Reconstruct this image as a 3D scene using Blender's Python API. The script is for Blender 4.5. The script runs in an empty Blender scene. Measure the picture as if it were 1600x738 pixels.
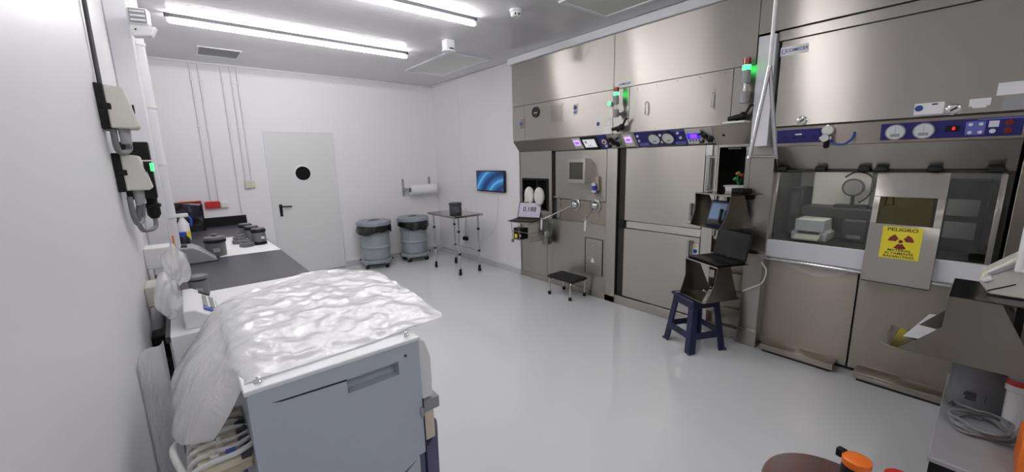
import bpy, bmesh, math, random
from mathutils import Matrix, Vector, noise
random.seed(7)
S = bpy.context.scene
COL = S.collection
PI = math.pi
# ------------------------------------------------------------------ camera
def cam_axes(y, p, r):
    f = Vector((math.sin(y)*math.cos(p), math.cos(y)*math.cos(p), -math.sin(p)))
    rt = Vector((math.cos(y), -math.sin(y), 0)); up = rt.cross(f)
    return rt*math.cos(r)+up*math.sin(r), -rt*math.sin(r)+up*math.cos(r), f
ca, cb, cc = cam_axes(math.radians(39.484), math.radians(10.752), math.radians(-1.327))
cd = bpy.data.cameras.new('camera'); cam = bpy.data.objects.new('camera', cd); COL.objects.link(cam)
cd.sensor_fit = 'HORIZONTAL'; cd.sensor_width = 36; cd.lens = 624.91/1600*36; cd.clip_start = .02
cam.matrix_world = Matrix(((ca.x, cb.x, -cc.x, 0), (ca.y, cb.y, -cc.y, 0), (ca.z, cb.z, -cc.z, 1.6), (0, 0, 0, 1)))
S.camera = cam
# ------------------------------------------------------------------ world, exposure
w = bpy.data.worlds.new('world'); S.world = w; w.use_nodes = True
w.node_tree.nodes['Background'].inputs[0].default_value = (.8, .85, 1, 1)
w.node_tree.nodes['Background'].inputs[1].default_value = 0.02
S.view_settings.view_transform = 'Standard'; S.view_settings.look = 'None'
S.view_settings.gamma = 1; S.view_settings.use_curve_mapping = False
S.view_settings.exposure = 0.0
TUBE = 60.0            # brightness of the ceiling tubes
S.cycles.use_denoising = True
S.cycles.max_bounces = 10; S.cycles.diffuse_bounces = 6; S.cycles.glossy_bounces = 6
S.cycles.transparent_max_bounces = 12; S.cycles.sample_clamp_indirect = 6
S.cycles.caustics_reflective = False; S.cycles.caustics_refractive = False

# ------------------------------------------------------------------ materials
def lin(c):
    return tuple(((v/255+.055)/1.055)**2.4 if v/255 > .04045 else v/255/12.92 for v in c)+(1,)
def mat(name, rgb, rough=.5, metal=0, spec=.5, **k):
    m = bpy.data.materials.new(name); m.use_nodes = True
    b = m.node_tree.nodes['Principled BSDF']
    b.inputs['Base Color'].default_value = lin(rgb); b.inputs['Roughness'].default_value = rough
    b.inputs['Metallic'].default_value = metal; b.inputs['Specular IOR Level'].default_value = spec
    for a, v in k.items():
        b.inputs[a.replace('_', ' ')].default_value = v
    m['b'] = 1
    return m
def nd(m, t, **k):
    n = m.node_tree.nodes.new(t)
    for a, v in k.items(): setattr(n, a, v)
    return n
def lk(m, a, b): m.node_tree.links.new(a, b)
def P(m): return m.node_tree.nodes['Principled BSDF']
def bump(m, scale=(1, 1, 1), nscale=5, strength=.1, dist=.01, detail=3, tex='ShaderNodeTexNoise'):
    tc = nd(m, 'ShaderNodeTexCoord'); mp = nd(m, 'ShaderNodeMapping'); mp.inputs['Scale'].default_value = scale
    t = nd(m, tex)
    if 'Scale' in t.inputs: t.inputs['Scale'].default_value = nscale
    if 'Detail' in t.inputs: t.inputs['Detail'].default_value = detail
    bp = nd(m, 'ShaderNodeBump'); bp.inputs['Strength'].default_value = strength; bp.inputs['Distance'].default_value = dist
    lk(m, tc.outputs['Object'], mp.inputs[0]); lk(m, mp.outputs[0], t.inputs['Vector'])
    lk(m, t.outputs[0], bp.inputs['Height']); lk(m, bp.outputs[0], P(m).inputs['Normal'])
    return t
def mottle(m, rgb2, scale=(1, 1, 1), nscale=3, lo=.35, hi=.65, detail=4):
    tc = nd(m, 'ShaderNodeTexCoord'); mp = nd(m, 'ShaderNodeMapping'); mp.inputs['Scale'].default_value = scale
    t = nd(m, 'ShaderNodeTexNoise'); t.inputs['Scale'].default_value = nscale; t.inputs['Detail'].default_value = detail
    r = nd(m, 'ShaderNodeValToRGB'); r.color_ramp.elements[0].position = lo; r.color_ramp.elements[1].position = hi
    r.color_ramp.elements[0].color = P(m).inputs['Base Color'].default_value[:]; r.color_ramp.elements[1].color = lin(rgb2)
    lk(m, tc.outputs['Object'], mp.inputs[0]); lk(m, mp.outputs[0], t.inputs['Vector'])
    lk(m, t.outputs[0], r.inputs[0]); lk(m, r.outputs[0], P(m).inputs['Base Color'])
def steel(name, rgb, rough, aniso=.8, streak=.12):
    m = mat(name, rgb, rough, 1)
    b = P(m); b.inputs['Anisotropic'].default_value = aniso; b.inputs['Anisotropic Rotation'].default_value = .25
    t = nd(m, 'ShaderNodeTangent', direction_type='RADIAL', axis='Z'); lk(m, t.outputs[0], b.inputs['Tangent'])
    tc = nd(m, 'ShaderNodeTexCoord'); mp = nd(m, 'ShaderNodeMapping'); mp.inputs['Scale'].default_value = (1.2, 1.2, 160)
    n = nd(m, 'ShaderNodeTexNoise'); n.inputs['Scale'].default_value = 1; n.inputs['Detail'].default_value = 5
    mr = nd(m, 'ShaderNodeMapRange'); mr.inputs[3].default_value = rough*(1-streak); mr.inputs[4].default_value = rough*(1+streak)
    lk(m, tc.outputs['Object'], mp.inputs[0]); lk(m, mp.outputs[0], n.inputs['Vector']); lk(m, n.outputs[0], mr.inputs[0])
    lk(m, mr.outputs[0], b.inputs['Roughness'])
    return m
def emit(name, rgb, s):
    m = mat(name, rgb, .4); P(m).inputs['Emission Color'].default_value = lin(rgb); P(m).inputs['Emission Strength'].default_value = s
    return m
M = {}
M['wall'] = mat('white_panel', (228, 227, 229), .45); bump(M['wall'], (1, 1, 1), 3, .04, .004)
M['ceiling'] = mat('glossy_ceiling_planks', (206, 205, 207), .10, 0, .25)
def ceiling_nodes(m):
    tc = nd(m, 'ShaderNodeTexCoord'); sp = nd(m, 'ShaderNodeSeparateXYZ'); lk(m, tc.outputs['Object'], sp.inputs[0])
    mu = nd(m, 'ShaderNodeMath', operation='MULTIPLY'); mu.inputs[1].default_value = 2*PI/.10; lk(m, sp.outputs['Y'], mu.inputs[0])
    sn = nd(m, 'ShaderNodeMath', operation='SINE'); lk(m, mu.outputs[0], sn.inputs[0])
    mp = nd(m, 'ShaderNodeMapping'); mp.inputs['Scale'].default_value = (2, 30, 1); lk(m, tc.outputs['Object'], mp.inputs[0])
    n = nd(m, 'ShaderNodeTexNoise'); n.inputs['Scale'].default_value = 2; n.inputs['Detail'].default_value = 2; lk(m, mp.outputs[0], n.inputs['Vector'])
    ad = nd(m, 'ShaderNodeMath', operation='ADD'); lk(m, sn.outputs[0], ad.inputs[0]); lk(m, n.outputs[0], ad.inputs[1])
    bp = nd(m, 'ShaderNodeBump'); bp.inputs['Strength'].default_value = .25; bp.inputs['Distance'].default_value = .0007
    lk(m, ad.outputs[0], bp.inputs['Height']); lk(m, bp.outputs[0], P(m).inputs['Normal'])
ceiling_nodes(M['ceiling'])
M['floor'] = mat('grey_epoxy_floor', (222, 223, 224), .13, 0, .55); bump(M['floor'], (1, 1, 1), 2.5, .05, .01, 2)
M['trim'] = mat('white_trim', (222, 222, 226), .4); bump(M['trim'], (1, 1, 1), 8, .02, .002)
M['base'] = mat('grey_coving', (190, 191, 196), .25); bump(M['base'], (1, 1, 1), 8, .02, .002)
M['back_room'] = mat('grey_outer_wall', (200, 200, 204), .6); bump(M['back_room'], (1, 1, 1), 5, .03, .003)  # unseen outer walls, grey set for the light they bounce
M['door'] = mat('off_white_door_paint', (214, 216, 215), .4); bump(M['door'], (1, 1, 1), 40, .02, .001)
M['steel'] = steel('brushed_steel', (190, 185, 178), .32, .975, .05)
M['steel2'] = steel('brushed_steel_lower', (180, 176, 169), .30, .95, .05)
M['steel3'] = steel('satin_steel_hood', (166, 158, 147), .34, .95, .05)
M['steel4'] = steel('dull_cradle_steel', (132, 127, 119), .30, .8, .05)
M['pol'] = mat('polished_steel', (186, 182, 176), .14, 1); bump(M['pol'], (1, 1, 60), 3, .02, .001)
M['chrome'] = mat('chrome', (205, 205, 205), .12, 1); bump(M['chrome'], (1, 1, 1), 20, .01, .001)
M['black'] = mat('black_plastic', (12, 12, 13), .45, 0, .3); bump(M['black'], (1, 1, 1), 80, .04, .001)
M['blackgl'] = mat('gloss_black', (10, 10, 12), .15); bump(M['blackgl'], (1, 1, 1), 20, .01, .001)
M['dark'] = mat('dark_recess', (38, 36, 34), .6); bump(M['dark'], (1, 1, 1), 30, .03, .002)
M['rubber'] = mat('black_rubber', (16, 16, 17), .7); bump(M['rubber'], (1, 1, 1), 200, .1, .001)
M['worktop'] = mat('dark_laminate', (66, 65, 74), .38); mottle(M['worktop'], (58, 57, 65), nscale=30)
M['machine'] = mat('blue_grey_enamel', (178, 186, 196), .35); bump(M['machine'], (1, 1, 1), 120, .03, .0006)
M['machtop'] = mat('white_enamel', (224, 226, 230), .35); bump(M['machtop'], (1, 1, 1), 120, .03, .0006)
M['purple'] = mat('purple_plastic', (74, 70, 108), .4); bump(M['purple'], (1, 1, 1), 120, .04, .0006)
M['white'] = mat('white_plastic', (226, 226, 226), .35); bump(M['white'], (1, 1, 1), 60, .02, .0006)
M['offwhite'] = mat('off_white_plastic', (206, 205, 196), .45); bump(M['offwhite'], (1, 1, 1), 60, .02, .0006)
M['cream'] = mat('cream_plastic', (216, 205, 180), .45); bump(M['cream'], (1, 1, 1), 60, .02, .0006)
M['greyp'] = mat('grey_plastic', (150, 150, 152), .45); bump(M['greyp'], (1, 1, 1), 60, .03, .0006)
M['lead'] = mat('grey_lead_coat', (112, 112, 114), .5); mottle(M['lead'], (98, 98, 100), nscale=12)
M['leadd'] = mat('dark_grey_pot', (62, 62, 68), .45); mottle(M['leadd'], (54, 54, 60), nscale=12)
M['bin'] = mat('grey_bin_plastic', (146, 152, 158), .38); mottle(M['bin'], (140, 146, 152), nscale=6)
M['liner'] = mat('black_bin_liner', (12, 12, 13), .3); bump(M['liner'], (1, 1, 1), 25, .6, .01)
M['paper'] = mat('white_paper', (232, 232, 233), .7); bump(M['paper'], (1, 1, 1), 6, .1, .003)
M['red'] = mat('red_plastic', (190, 40, 36), .4); bump(M['red'], (1, 1, 1), 40, .02, .001)
M['redlens'] = mat('red_lens', (150, 24, 18), .15); bump(M['redlens'], (1, 1, 1), 40, .02, .001)
M['orange'] = mat('orange_plastic', (225, 110, 30), .4); bump(M['orange'], (1, 1, 1), 40, .02, .001)
M['navy'] = mat('navy_plastic', (22, 25, 62), .4); bump(M['navy'], (1, 1, 1), 60, .04, .0006)
M['panelblue'] = mat('deep_blue_panel', (34, 29, 104), .4); bump(M['panelblue'], (1, 1, 1), 60, .02, .0005)
M['midblue'] = mat('mid_blue_print', (96, 104, 176), .45); bump(M['midblue'], (1, 1, 1), 60, .02, .0005)
M['inkblue'] = mat('blue_ink', (40, 60, 140), .5); bump(M['inkblue'], (1, 1, 1), 60, .01, .0005)
M['blue'] = mat('blue_plastic', (40, 70, 160), .4); bump(M['blue'], (1, 1, 1), 60, .02, .0005)
M['yellow'] = mat('yellow_sticker', (232, 216, 40), .5); bump(M['yellow'], (1, 1, 1), 60, .02, .0005)
M['maroon'] = mat('dark_red_print', (116, 26, 22), .5); bump(M['maroon'], (1, 1, 1), 60, .02, .0005)
M['ink'] = mat('dark_ink', (50, 42, 30), .5); bump(M['ink'], (1, 1, 1), 60, .01, .0005)
M['cable'] = mat('grey_cable', (120, 120, 122), .5); bump(M['cable'], (1, 1, 1), 60, .02, .0005)
M['cablew'] = mat('white_cable', (210, 210, 208), .5); bump(M['cablew'], (1, 1, 1), 60, .02, .0005)
M['vent'] = mat('grey_grille', (128, 128, 128), .5); bump(M['vent'], (1, 60, 1), 3, .4, .01)
M['panelc'] = mat('grey_ceiling_hatch', (222, 223, 218), .5); bump(M['panelc'], (1, 1, 1), 20, .03, .002)
M['tube'] = emit('led_tube_glow', (252, 250, 250), TUBE)
M['green'] = emit('green_signal', (60, 255, 110), 4.0)
M['greenb'] = emit('green_button_glow', (70, 255, 120), 2.0)
M['redled'] = emit('red_digit_glow', (255, 40, 30), 1.5)
M['violet'] = emit('violet_display', (150, 70, 230), .9)
M['violetl'] = emit('pale_violet_display', (216, 190, 246), .75)
M['bluedisp'] = emit('blue_display', (60, 40, 220), .7)
M['hmi'] = emit('pale_screen', (214, 212, 220), .6)
M['lcd'] = emit('grey_lcd', (160, 156, 172), .25)
M['tablet'] = emit('blue_lcd', (70, 104, 140), .14)
M['knob'] = mat('glossy_white_button', (225, 225, 232), .3); bump(M['knob'], (1, 1, 1), 60, .02, .0005)
M['gauge'] = mat('gauge_face', (212, 216, 216), .35); bump(M['gauge'], (1, 1, 1), 60, .02, .0005)
M['leafg'] = mat('green_flower', (50, 130, 70), .5); bump(M['leafg'], (1, 1, 1), 60, .3, .002)
M['flowy'] = mat('yellow_flower', (170, 150, 50), .5); bump(M['flowy'], (1, 1, 1), 60, .3, .002)
M['flowr'] = mat('red_flower', (150, 40, 40), .5); bump(M['flowr'], (1, 1, 1), 60, .3, .002)
M['brown'] = mat('dark_brown_lacquer', (92, 62, 54), .16); mottle(M['brown'], (80, 66, 66), (1, 8, 1), 4)
M['towel'] = mat('white_cotton', (224, 222, 214), .8); bump(M['towel'], (1, 1, 1), 60, .4, .003)
def screen_nodes():
    m = bpy.data.materials.new('blue_wave_screen'); m.use_nodes = True
    P(m).inputs['Base Color'].default_value = (0, 0, 0, 1); P(m).inputs['Roughness'].default_value = .2
    tc = nd(m, 'ShaderNodeTexCoord'); mp = nd(m, 'ShaderNodeMapping'); lk(m, tc.outputs['Generated'], mp.inputs[0])
    mp.inputs['Location'].default_value = (0, .25, .35); mp.inputs['Scale'].default_value = (.1, 1.1, .8)
    wv = nd(m, 'ShaderNodeTexWave', wave_type='RINGS'); wv.inputs['Scale'].default_value = .55; wv.inputs['Distortion'].default_value = 1.2
    wv.inputs['Detail'].default_value = 1; lk(m, mp.outputs[0], wv.inputs['Vector'])
    r = nd(m, 'ShaderNodeValToRGB'); e = r.color_ramp.elements
    e[0].position = 0; e[0].color = lin((8, 40, 96)); e[1].position = .6; e[1].color = lin((24, 104, 172))
    x = e.new(.9); x.color = lin((34, 118, 184)); x = e.new(1); x.color = lin((96, 172, 216))
    lk(m, wv.outputs[0], r.inputs[0]); lk(m, r.outputs[0], P(m).inputs['Emission Color']); P(m).inputs['Emission Strength'].default_value = .8
    return m
M['wave'] = screen_nodes()
def skin(m):
    # how much a thin sheet mirrors, the same from either side
    lw = nd(m, 'ShaderNodeLayerWeight'); lw.inputs[0].default_value = .5
    pw = nd(m, 'ShaderNodeMath', operation='POWER'); pw.inputs[1].default_value = 4.0; lk(m, lw.outputs['Facing'], pw.inputs[0])
    ma = nd(m, 'ShaderNodeMath', operation='MULTIPLY_ADD'); ma.inputs[1].default_value = .85; ma.inputs[2].default_value = .05
    lk(m, pw.outputs[0], ma.inputs[0]); return lw, ma
def film(name, alpha, rgb, bscale, bstr, bdist, squash=(1, 1, 1), trans=.22):
    m = bpy.data.materials.new(name); m.use_nodes = True; nt = m.node_tree; nt.nodes.remove(nt.nodes['Principled BSDF'])
    out = nt.nodes['Material Output']
    tr = nd(m, 'ShaderNodeBsdfTransparent'); tl = nd(m, 'ShaderNodeBsdfTranslucent'); df = nd(m, 'ShaderNodeBsdfDiffuse'); gl = nd(m, 'ShaderNodeBsdfGlossy')
    for n in (tl, df): n.inputs[0].default_value = lin(rgb)
    gl.inputs['Roughness'].default_value = .16
    m1 = nd(m, 'ShaderNodeMixShader'); m1.inputs[0].default_value = trans; lk(m, df.outputs[0], m1.inputs[1]); lk(m, tl.outputs[0], m1.inputs[2])
    m2 = nd(m, 'ShaderNodeMixShader'); m2.inputs[0].default_value = alpha; lk(m, tr.outputs[0], m2.inputs[1]); lk(m, m1.outputs[0], m2.inputs[2])
    fr, fo = skin(m)
    m3 = nd(m, 'ShaderNodeMixShader'); lk(m, fo.outputs[0], m3.inputs[0]); lk(m, m2.outputs[0], m3.inputs[1]); lk(m, gl.outputs[0], m3.inputs[2])
    lk(m, m3.outputs[0], out.inputs[0])
    tc = nd(m, 'ShaderNodeTexCoord'); mp = nd(m, 'ShaderNodeMapping'); mp.inputs['Scale'].default_value = squash
    n = nd(m, 'ShaderNodeTexNoise'); n.inputs['Scale'].default_value = bscale; n.inputs['Detail'].default_value = 4; n.inputs['Distortion'].default_value = 1.5
    bp = nd(m, 'ShaderNodeBump'); bp.inputs['Strength'].default_value = bstr; bp.inputs['Distance'].default_value = bdist
    lk(m, tc.outputs['Object'], mp.inputs[0]); lk(m, mp.outputs[0], n.inputs['Vector']); lk(m, n.outputs[0], bp.inputs['Height'])
    for q in (gl, df, fr, tl): lk(m, bp.outputs[0], q.inputs['Normal'])
    return m
M['film'] = film('milky_plastic_film', .82, (240, 240, 242), 9, .22, .02)
M['bag'] = film('clear_plastic_bag', .5, (252, 252, 253), 6, .25, .02, (1, 1, 1), .6)
def glass(name, tint):
    m = bpy.data.materials.new(name); m.use_nodes = True; nt = m.node_tree; nt.nodes.remove(nt.nodes['Principled BSDF'])
    tr = nd(m, 'ShaderNodeBsdfTransparent'); tr.inputs[0].default_value = tint
    gl = nd(m, 'ShaderNodeBsdfGlossy'); gl.inputs['Roughness'].default_value = .01
    fr, fo = skin(m)
    mx = nd(m, 'ShaderNodeMixShader'); lk(m, fo.outputs[0], mx.inputs[0]); lk(m, tr.outputs[0], mx.inputs[1]); lk(m, gl.outputs[0], mx.inputs[2])
    lk(m, mx.outputs[0], nt.nodes['Material Output'].inputs[0])
    return m
M['glass'] = glass('clear_glass', (.86, .88, .87, 1))
M['leadglass'] = glass('yellow_lead_glass', (.52, .46, .12, 1))
M['smoke'] = glass('smoked_acrylic', (.22, .23, .27, 1))

# ------------------------------------------------------------------ builders
MATS = {}            # object -> its matrix in the world
def FR(o, r, u):
    r = Vector(r).normalized(); u = Vector(u).normalized(); n = r.cross(u); u = n.cross(r)
    return Matrix(((r.x, u.x, n.x, o[0]), (r.y, u.y, n.y, o[1]), (r.z, u.z, n.z, o[2]), (0, 0, 0, 1)))
def WX(x, y, z): return FR((x, y, z), (0, -1, 0), (0, 0, 1))      # on a front that faces the room (-x)
def WB(x, y, z): return FR((x, y, z), (1, 0, 0), (0, 0, 1))       # on the far wall
class MB:
    def __init__(s, fr=None): s.bm = bmesh.new(); s.fr = fr
    def box(s, x0, x1, y0, y1, z0, z1, m=None):
        x0, x1 = sorted((x0, x1)); y0, y1 = sorted((y0, y1)); z0, z1 = sorted((z0, z1))
        v = [s.bm.verts.new(p) for p in ((x0, y0, z0), (x1, y0, z0), (x1, y1, z0), (x0, y1, z0), (x0, y0, z1), (x1, y0, z1), (x1, y1, z1), (x0, y1, z1))]
        if m is not None:
            for q in v: q.co = m @ q.co
        for f in ((3, 2, 1, 0), (4, 5, 6, 7), (0, 1, 5, 4), (1, 2, 6, 5), (2, 3, 7, 6), (3, 0, 4, 7)): s.bm.faces.new([v[i] for i in f])
        return s
    def prism(s, pts, d):
        """closed polygon pts (3d) swept by vector d"""
        d = Vector(d); a = [s.bm.verts.new(p) for p in pts]; b = [s.bm.verts.new(Vector(p)+d) for p in pts]
        n = len(pts); s.bm.faces.new(a); s.bm.faces.new(b[::-1])
        for i in range(n): s.bm.faces.new((a[i], b[i], b[(i+1) % n], a[(i+1) % n]))
        return s
    def cyl(s, p0, p1, r0, r1=None, n=20, caps=True):
        r1 = r0 if r1 is None else r1
        p0 = Vector(p0); p1 = Vector(p1); d = (p1-p0).normalized()
        u = d.orthogonal().normalized(); v = d.cross(u)
        A = [s.bm.verts.new(p0+(u*math.cos(2*PI*i/n)+v*math.sin(2*PI*i/n))*r0) for i in range(n)]
        B = [s.bm.verts.new(p1+(u*math.cos(2*PI*i/n)+v*math.sin(2*PI*i/n))*r1) for i in range(n)]
        for i in range(n): s.bm.faces.new((A[i], A[(i+1) % n], B[(i+1) % n], B[i]))
        if caps: s.bm.faces.new(A[::-1]); s.bm.faces.new(B)
        return s
    def tube(s, pts, r, n=10, smooth=0, closed=False):
        pts = [Vector(p) for p in pts]
        if smooth: pts = spline(pts, smooth, closed)
        N = len(pts); rings = []; prev = None
        for i, p in enumerate(pts):
            if closed: t = (pts[(i+1) % N]-pts[i-1]).normalized()
            else: t = (pts[min(i+1, N-1)]-pts[max(i-1, 0)]).normalized()
            u = t.orthogonal() if prev is None else prev-t*prev.dot(t)
            if u.length < 1e-6: u = t.orthogonal()
            u.normalize(); prev = u; v = t.cross(u)
            rr = r[i] if isinstance(r, (list, tuple)) else r
            rings.append([s.bm.verts.new(p+(u*math.cos(2*PI*k/n)+v*math.sin(2*PI*k/n))*rr) for k in range(n)])
        for i in range(N if closed else N-1):
            a = rings[i]; b = rings[(i+1) % N]
            for k in range(n): s.bm.faces.new((a[k], a[(k+1) % n], b[(k+1) % n], b[k]))
        if not closed: s.bm.faces.new(rings[0][::-1]); s.bm.faces.new(rings[-1])
        return s
    def lathe(s, prof, c=(0, 0, 0), n=32, m=None):
        rings = []
        for r, z in prof:
            ring = []
            for i in range(n):
                p = Vector((c[0]+r*math.cos(2*PI*i/n), c[1]+r*math.sin(2*PI*i/n), c[2]+z))
                ring.append(s.bm.verts.new(m @ p if m is not None else p))
            rings.append(ring)
        for a, b in zip(rings, rings[1:]):
            for i in range(n): s.bm.faces.new((a[i], a[(i+1) % n], b[(i+1) % n], b[i]))
        s.bm.faces.new(rings[0][::-1]); s.bm.faces.new(rings[-1])
        return s
    def ball(s, c, r, sc=(1, 1, 1), u=16, v=10):
        m = Matrix.Translation(c) @ Matrix.Diagonal((r*sc[0], r*sc[1], r*sc[2], 1))
        bmesh.ops.create_uvsphere(s.bm, u_segments=u, v_segments=v, radius=1, matrix=m); return s
    def poly(s, pts): s.bm.faces.new([s.bm.verts.new(p) for p in pts]); return s
    def grid(s, rows, thick=0):
        V = [[s.bm.verts.new(p) for p in r] for r in rows]
        for a, b in zip(V, V[1:]):
            for i in range(len(a)-1): s.bm.faces.new((a[i], a[i+1], b[i+1], b[i]))
        return s
    def text(s, body, size, c=(0, 0, 0), bold=False, squash=1):
        cu = bpy.data.curves.new('t', 'FONT'); cu.body = body; cu.size = size; cu.align_x = 'CENTER'; cu.align_y = 'CENTER'; cu.extrude = .0004
        if bold: cu.offset = size*.02
        o = bpy.data.objects.new('t', cu); COL.objects.link(o)
        dg = bpy.context.evaluated_depsgraph_get(); me = bpy.data.meshes.new_from_object(o.evaluated_get(dg))
        me.transform(Matrix.Translation(c) @ Matrix.Diagonal((squash, 1, 1, 1)))
        s.bm.from_mesh(me); bpy.data.objects.remove(o); bpy.data.curves.remove(cu); bpy.data.meshes.remove(me)
        return s
    def build(s, name, m, parent=None, bevel=0, label=None, cat=None, group=None, kind=None, loc=None, smooth=40, solid=0, subd=0, seg=2):
        bm = s.bm
        if s.fr is not None: bm.transform(s.fr)
        bmesh.ops.recalc_face_normals(bm, faces=bm.faces)
        me = bpy.data.meshes.new(name); o = bpy.data.objects.new(name, me); COL.objects.link(o)
        if parent is not None:
            bm.transform(MATS[parent].inverted()); o.parent = parent; MATS[o] = MATS[parent]
        else:
            xs = [v.co for v in bm.verts]
            if loc is None:
                loc = ((min(p.x for p in xs)+max(p.x for p in xs))/2, (min(p.y for p in xs)+max(p.y for p in xs))/2, min(p.z for p in xs))
            T = Matrix.Translation(loc); bm.transform(T.inverted()); o.location = loc; MATS[o] = T
        bm.to_mesh(me); bm.free()
        me.materials.append(M[m] if isinstance(m, str) else m)
        if smooth:
            me.shade_smooth(); me.set_sharp_from_angle(angle=math.radians(smooth))
        if solid:
            q = o.modifiers.new('thickness', 'SOLIDIFY'); q.thickness = solid; q.offset = 0
        if subd:
            q = o.modifiers.new('round', 'SUBSURF'); q.levels = subd; q.render_levels = subd
        if bevel:
            q = o.modifiers.new('edges', 'BEVEL'); q.width = bevel; q.segments = seg; q.limit_method = 'ANGLE'; q.angle_limit = math.radians(50)
        tag(o, label, cat, group, kind)
        return o
def tag(o, label=None, cat=None, group=None, kind=None):
    if label: o['label'] = label
    if cat: o['category'] = cat
    if group: o['group'] = group
    if kind: o['kind'] = kind
    return o
def thing(name, label, cat, loc=(0, 0, 0), rotz=0, group=None):
    o = bpy.data.objects.new(name, None); COL.objects.link(o); o.location = loc; o.rotation_euler = (0, 0, rotz)
    o.empty_display_size = .05
    MATS[o] = Matrix.Translation(loc) @ Matrix.Rotation(rotz, 4, 'Z')
    return tag(o, label, cat, group)
def dup(root, loc, label, rotz=None):
    r = root.copy(); COL.objects.link(r); r.location = loc; r['label'] = label
    if rotz is not None: r.rotation_euler.z = rotz
    MATS[r] = Matrix.Translation(loc) @ Matrix.Rotation(r.rotation_euler.z, 4, 'Z')
    for ch in list(root.children):
        c = ch.copy(); COL.objects.link(c); c.parent = r
        for g in ch.children:
            d = g.copy(); COL.objects.link(d); d.parent = c
    return r
def spline(pts, k, closed=False):
    out = []; N = len(pts)
    for i in range(N if closed else N-1):
        p = [pts[(i+j) % N] if closed else pts[min(max(i+j, 0), N-1)] for j in (-1, 0, 1, 2)]
        for q in range(k):
            t = q/k
            out.append(.5*((2*p[1])+(p[2]-p[0])*t+(2*p[0]-5*p[1]+4*p[2]-p[3])*t*t+(3*p[1]-p[0]-3*p[2]+p[3])*t**3))
    if not closed: out.append(pts[-1])
    return out
def st(name, m, *boxes, **k):
    b = MB()
    for q in boxes: b.box(*q)
    return b.build(name, m, kind='structure', **k)

# ================================================================== THE ROOM
LX, RX, BY, CZ, FY = -.20, 3.575, 6.42, 2.87, -2.6
st('floor', 'floor', (LX-.1, 4.4, FY-.1, BY+.1, -.06, 0))
st('ceiling', 'ceiling', (LX-.1, 4.4, FY-.1, BY+.1, CZ, CZ+.06))
st('wall_left', 'wall', (LX-.1, LX, FY, BY, 0, CZ))
st('wall_back', 'wall', (LX, .975, BY, BY+.1, 0, CZ), (1.87, 4.3, BY, BY+.1, 0, CZ), (.975, 1.87, BY, BY+.1, 2.06, CZ))
st('wall_right', 'wall', (RX, RX+.1, 4.155, BY, 0, CZ))
st('wall_front', 'back_room', (LX, 4.3, FY-.1, FY, 0, CZ))
st('wall_side', 'back_room', (4.3, 4.4, FY-.1, 4.155, 0, CZ))
st('baseboard_back', 'base', (LX, .975, BY-.012, BY, 0, .085), (1.87, RX, BY-.012, BY, 0, .085), bevel=.004)
st('baseboard_right', 'base', (RX-.012, RX, 4.16, BY-.012, 0, .085), bevel=.004)
st('trim_1', 'trim', (3.44, RX, 4.16, 4.20, 2.785, CZ), (3.44, 3.62, FY, 4.16, 2.785, CZ), bevel=.012)
st('trim_2', 'trim', (LX, RX, BY-.02, BY, CZ-.03, CZ), bevel=.006)
st('trim_3', 'trim', (RX-.02, RX, 4.2, BY-.02, CZ-.03, CZ), bevel=.006)
st('trim_4', 'trim', (RX-.003, RX, 5.60, 5.608, .085, 2.84))
# the door
d = MB().box(.985, 1.86, BY-.012, BY+.03, .012, 2.048).build('door_1', 'door', kind='structure', bevel=.003)
MB(WB(1.405, BY-.012, 1.481)).lathe([(.118, 0), (.124, .006), (.118, .012), (.1, .013)], n=40).build('window_rim', 'white', d, smooth=50)
MB(WB(1.405, BY-.012, 1.481)).cyl((0, 0, .002), (0, 0, .0142), .098, n=40).build('round_window', 'blackgl', d)
h = MB(WB(1.071, BY-.012, .975)).box(-.019, .019, -.085, .085, 0, .009).cyl((0, .055, .009), (0, .055, .05), .010).cyl((0, .055, .045), (.135, .048, .045), .010).build('door_handle', 'black', d, bevel=.003)
MB(WB(1.071, BY-.012, .93)).cyl((0, -.005, .009), (0, -.005, .014), .008).build('keyhole', 'chrome', h)
for z in (1.777, .25): MB(WB(1.857, BY-.012, z)).cyl((0, -.055, .008), (0, .055, .008), .009).build('hinge', 'white', d)
MB().box(.97, .985, BY-.016, BY, .0, 2.065).box(1.86, 1.875, BY-.016, BY, 0, 2.065).box(.985, 1.86, BY-.016, BY, 2.048, 2.065).build('door_frame', 'trim', d, bevel=.002)

# ---------------------------------------------------------------- ceiling things
def lamp(y, x0, x1, label):
    t = thing('ceiling_light', label, 'ceiling light', ((x0+x1)/2, y, CZ), group='ceiling tube lights')
    MB().box(x0, x1, y-.012, y+.012, CZ-.03, CZ).build('housing', 'leadd', t, bevel=.003)
    for x in (x0+.02, x1-.02): MB().box(x-.012, x+.012, y-.012, y+.012, CZ-.070, CZ-.03).build('end_holder', 'white', t, bevel=.003)
    MB().cyl((x0+.03, y, CZ-.058), (x1-.03, y, CZ-.058), .017, n=16).build('led_tube', 'tube', t)
lamp(4.60, .10, 2.28, 'ceiling tube light nearest the far wall, above the door and bench')
lamp(3.20, .10, 2.28, 'ceiling tube light at the top edge, second from the far wall')
lamp(1.37, .10, 2.28, 'ceiling tube light overhead, third from the far wall, seen reflected in the steel hood')
lamp(-1.0, .0, 1.5, 'ceiling tube light behind the camera, nearest the rear wall')
t = thing('ceiling_vent', 'small dark grey ceiling vent near the far left corner', 'vent', (.557, 5.81, CZ))
MB().box(.372, .74, 5.62, 6.0, CZ-.006, CZ).build('grille', 'vent', t)
MB().box(.355, .757, 5.603, 5.62, CZ-.01, CZ).box(.355, .757, 6.0, 6.017, CZ-.01, CZ).box(.355, .372, 5.62, 6, CZ-.01, CZ).box(.74, .757, 5.62, 6, CZ-.01, CZ).build('frame', 'trim', t)
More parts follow.
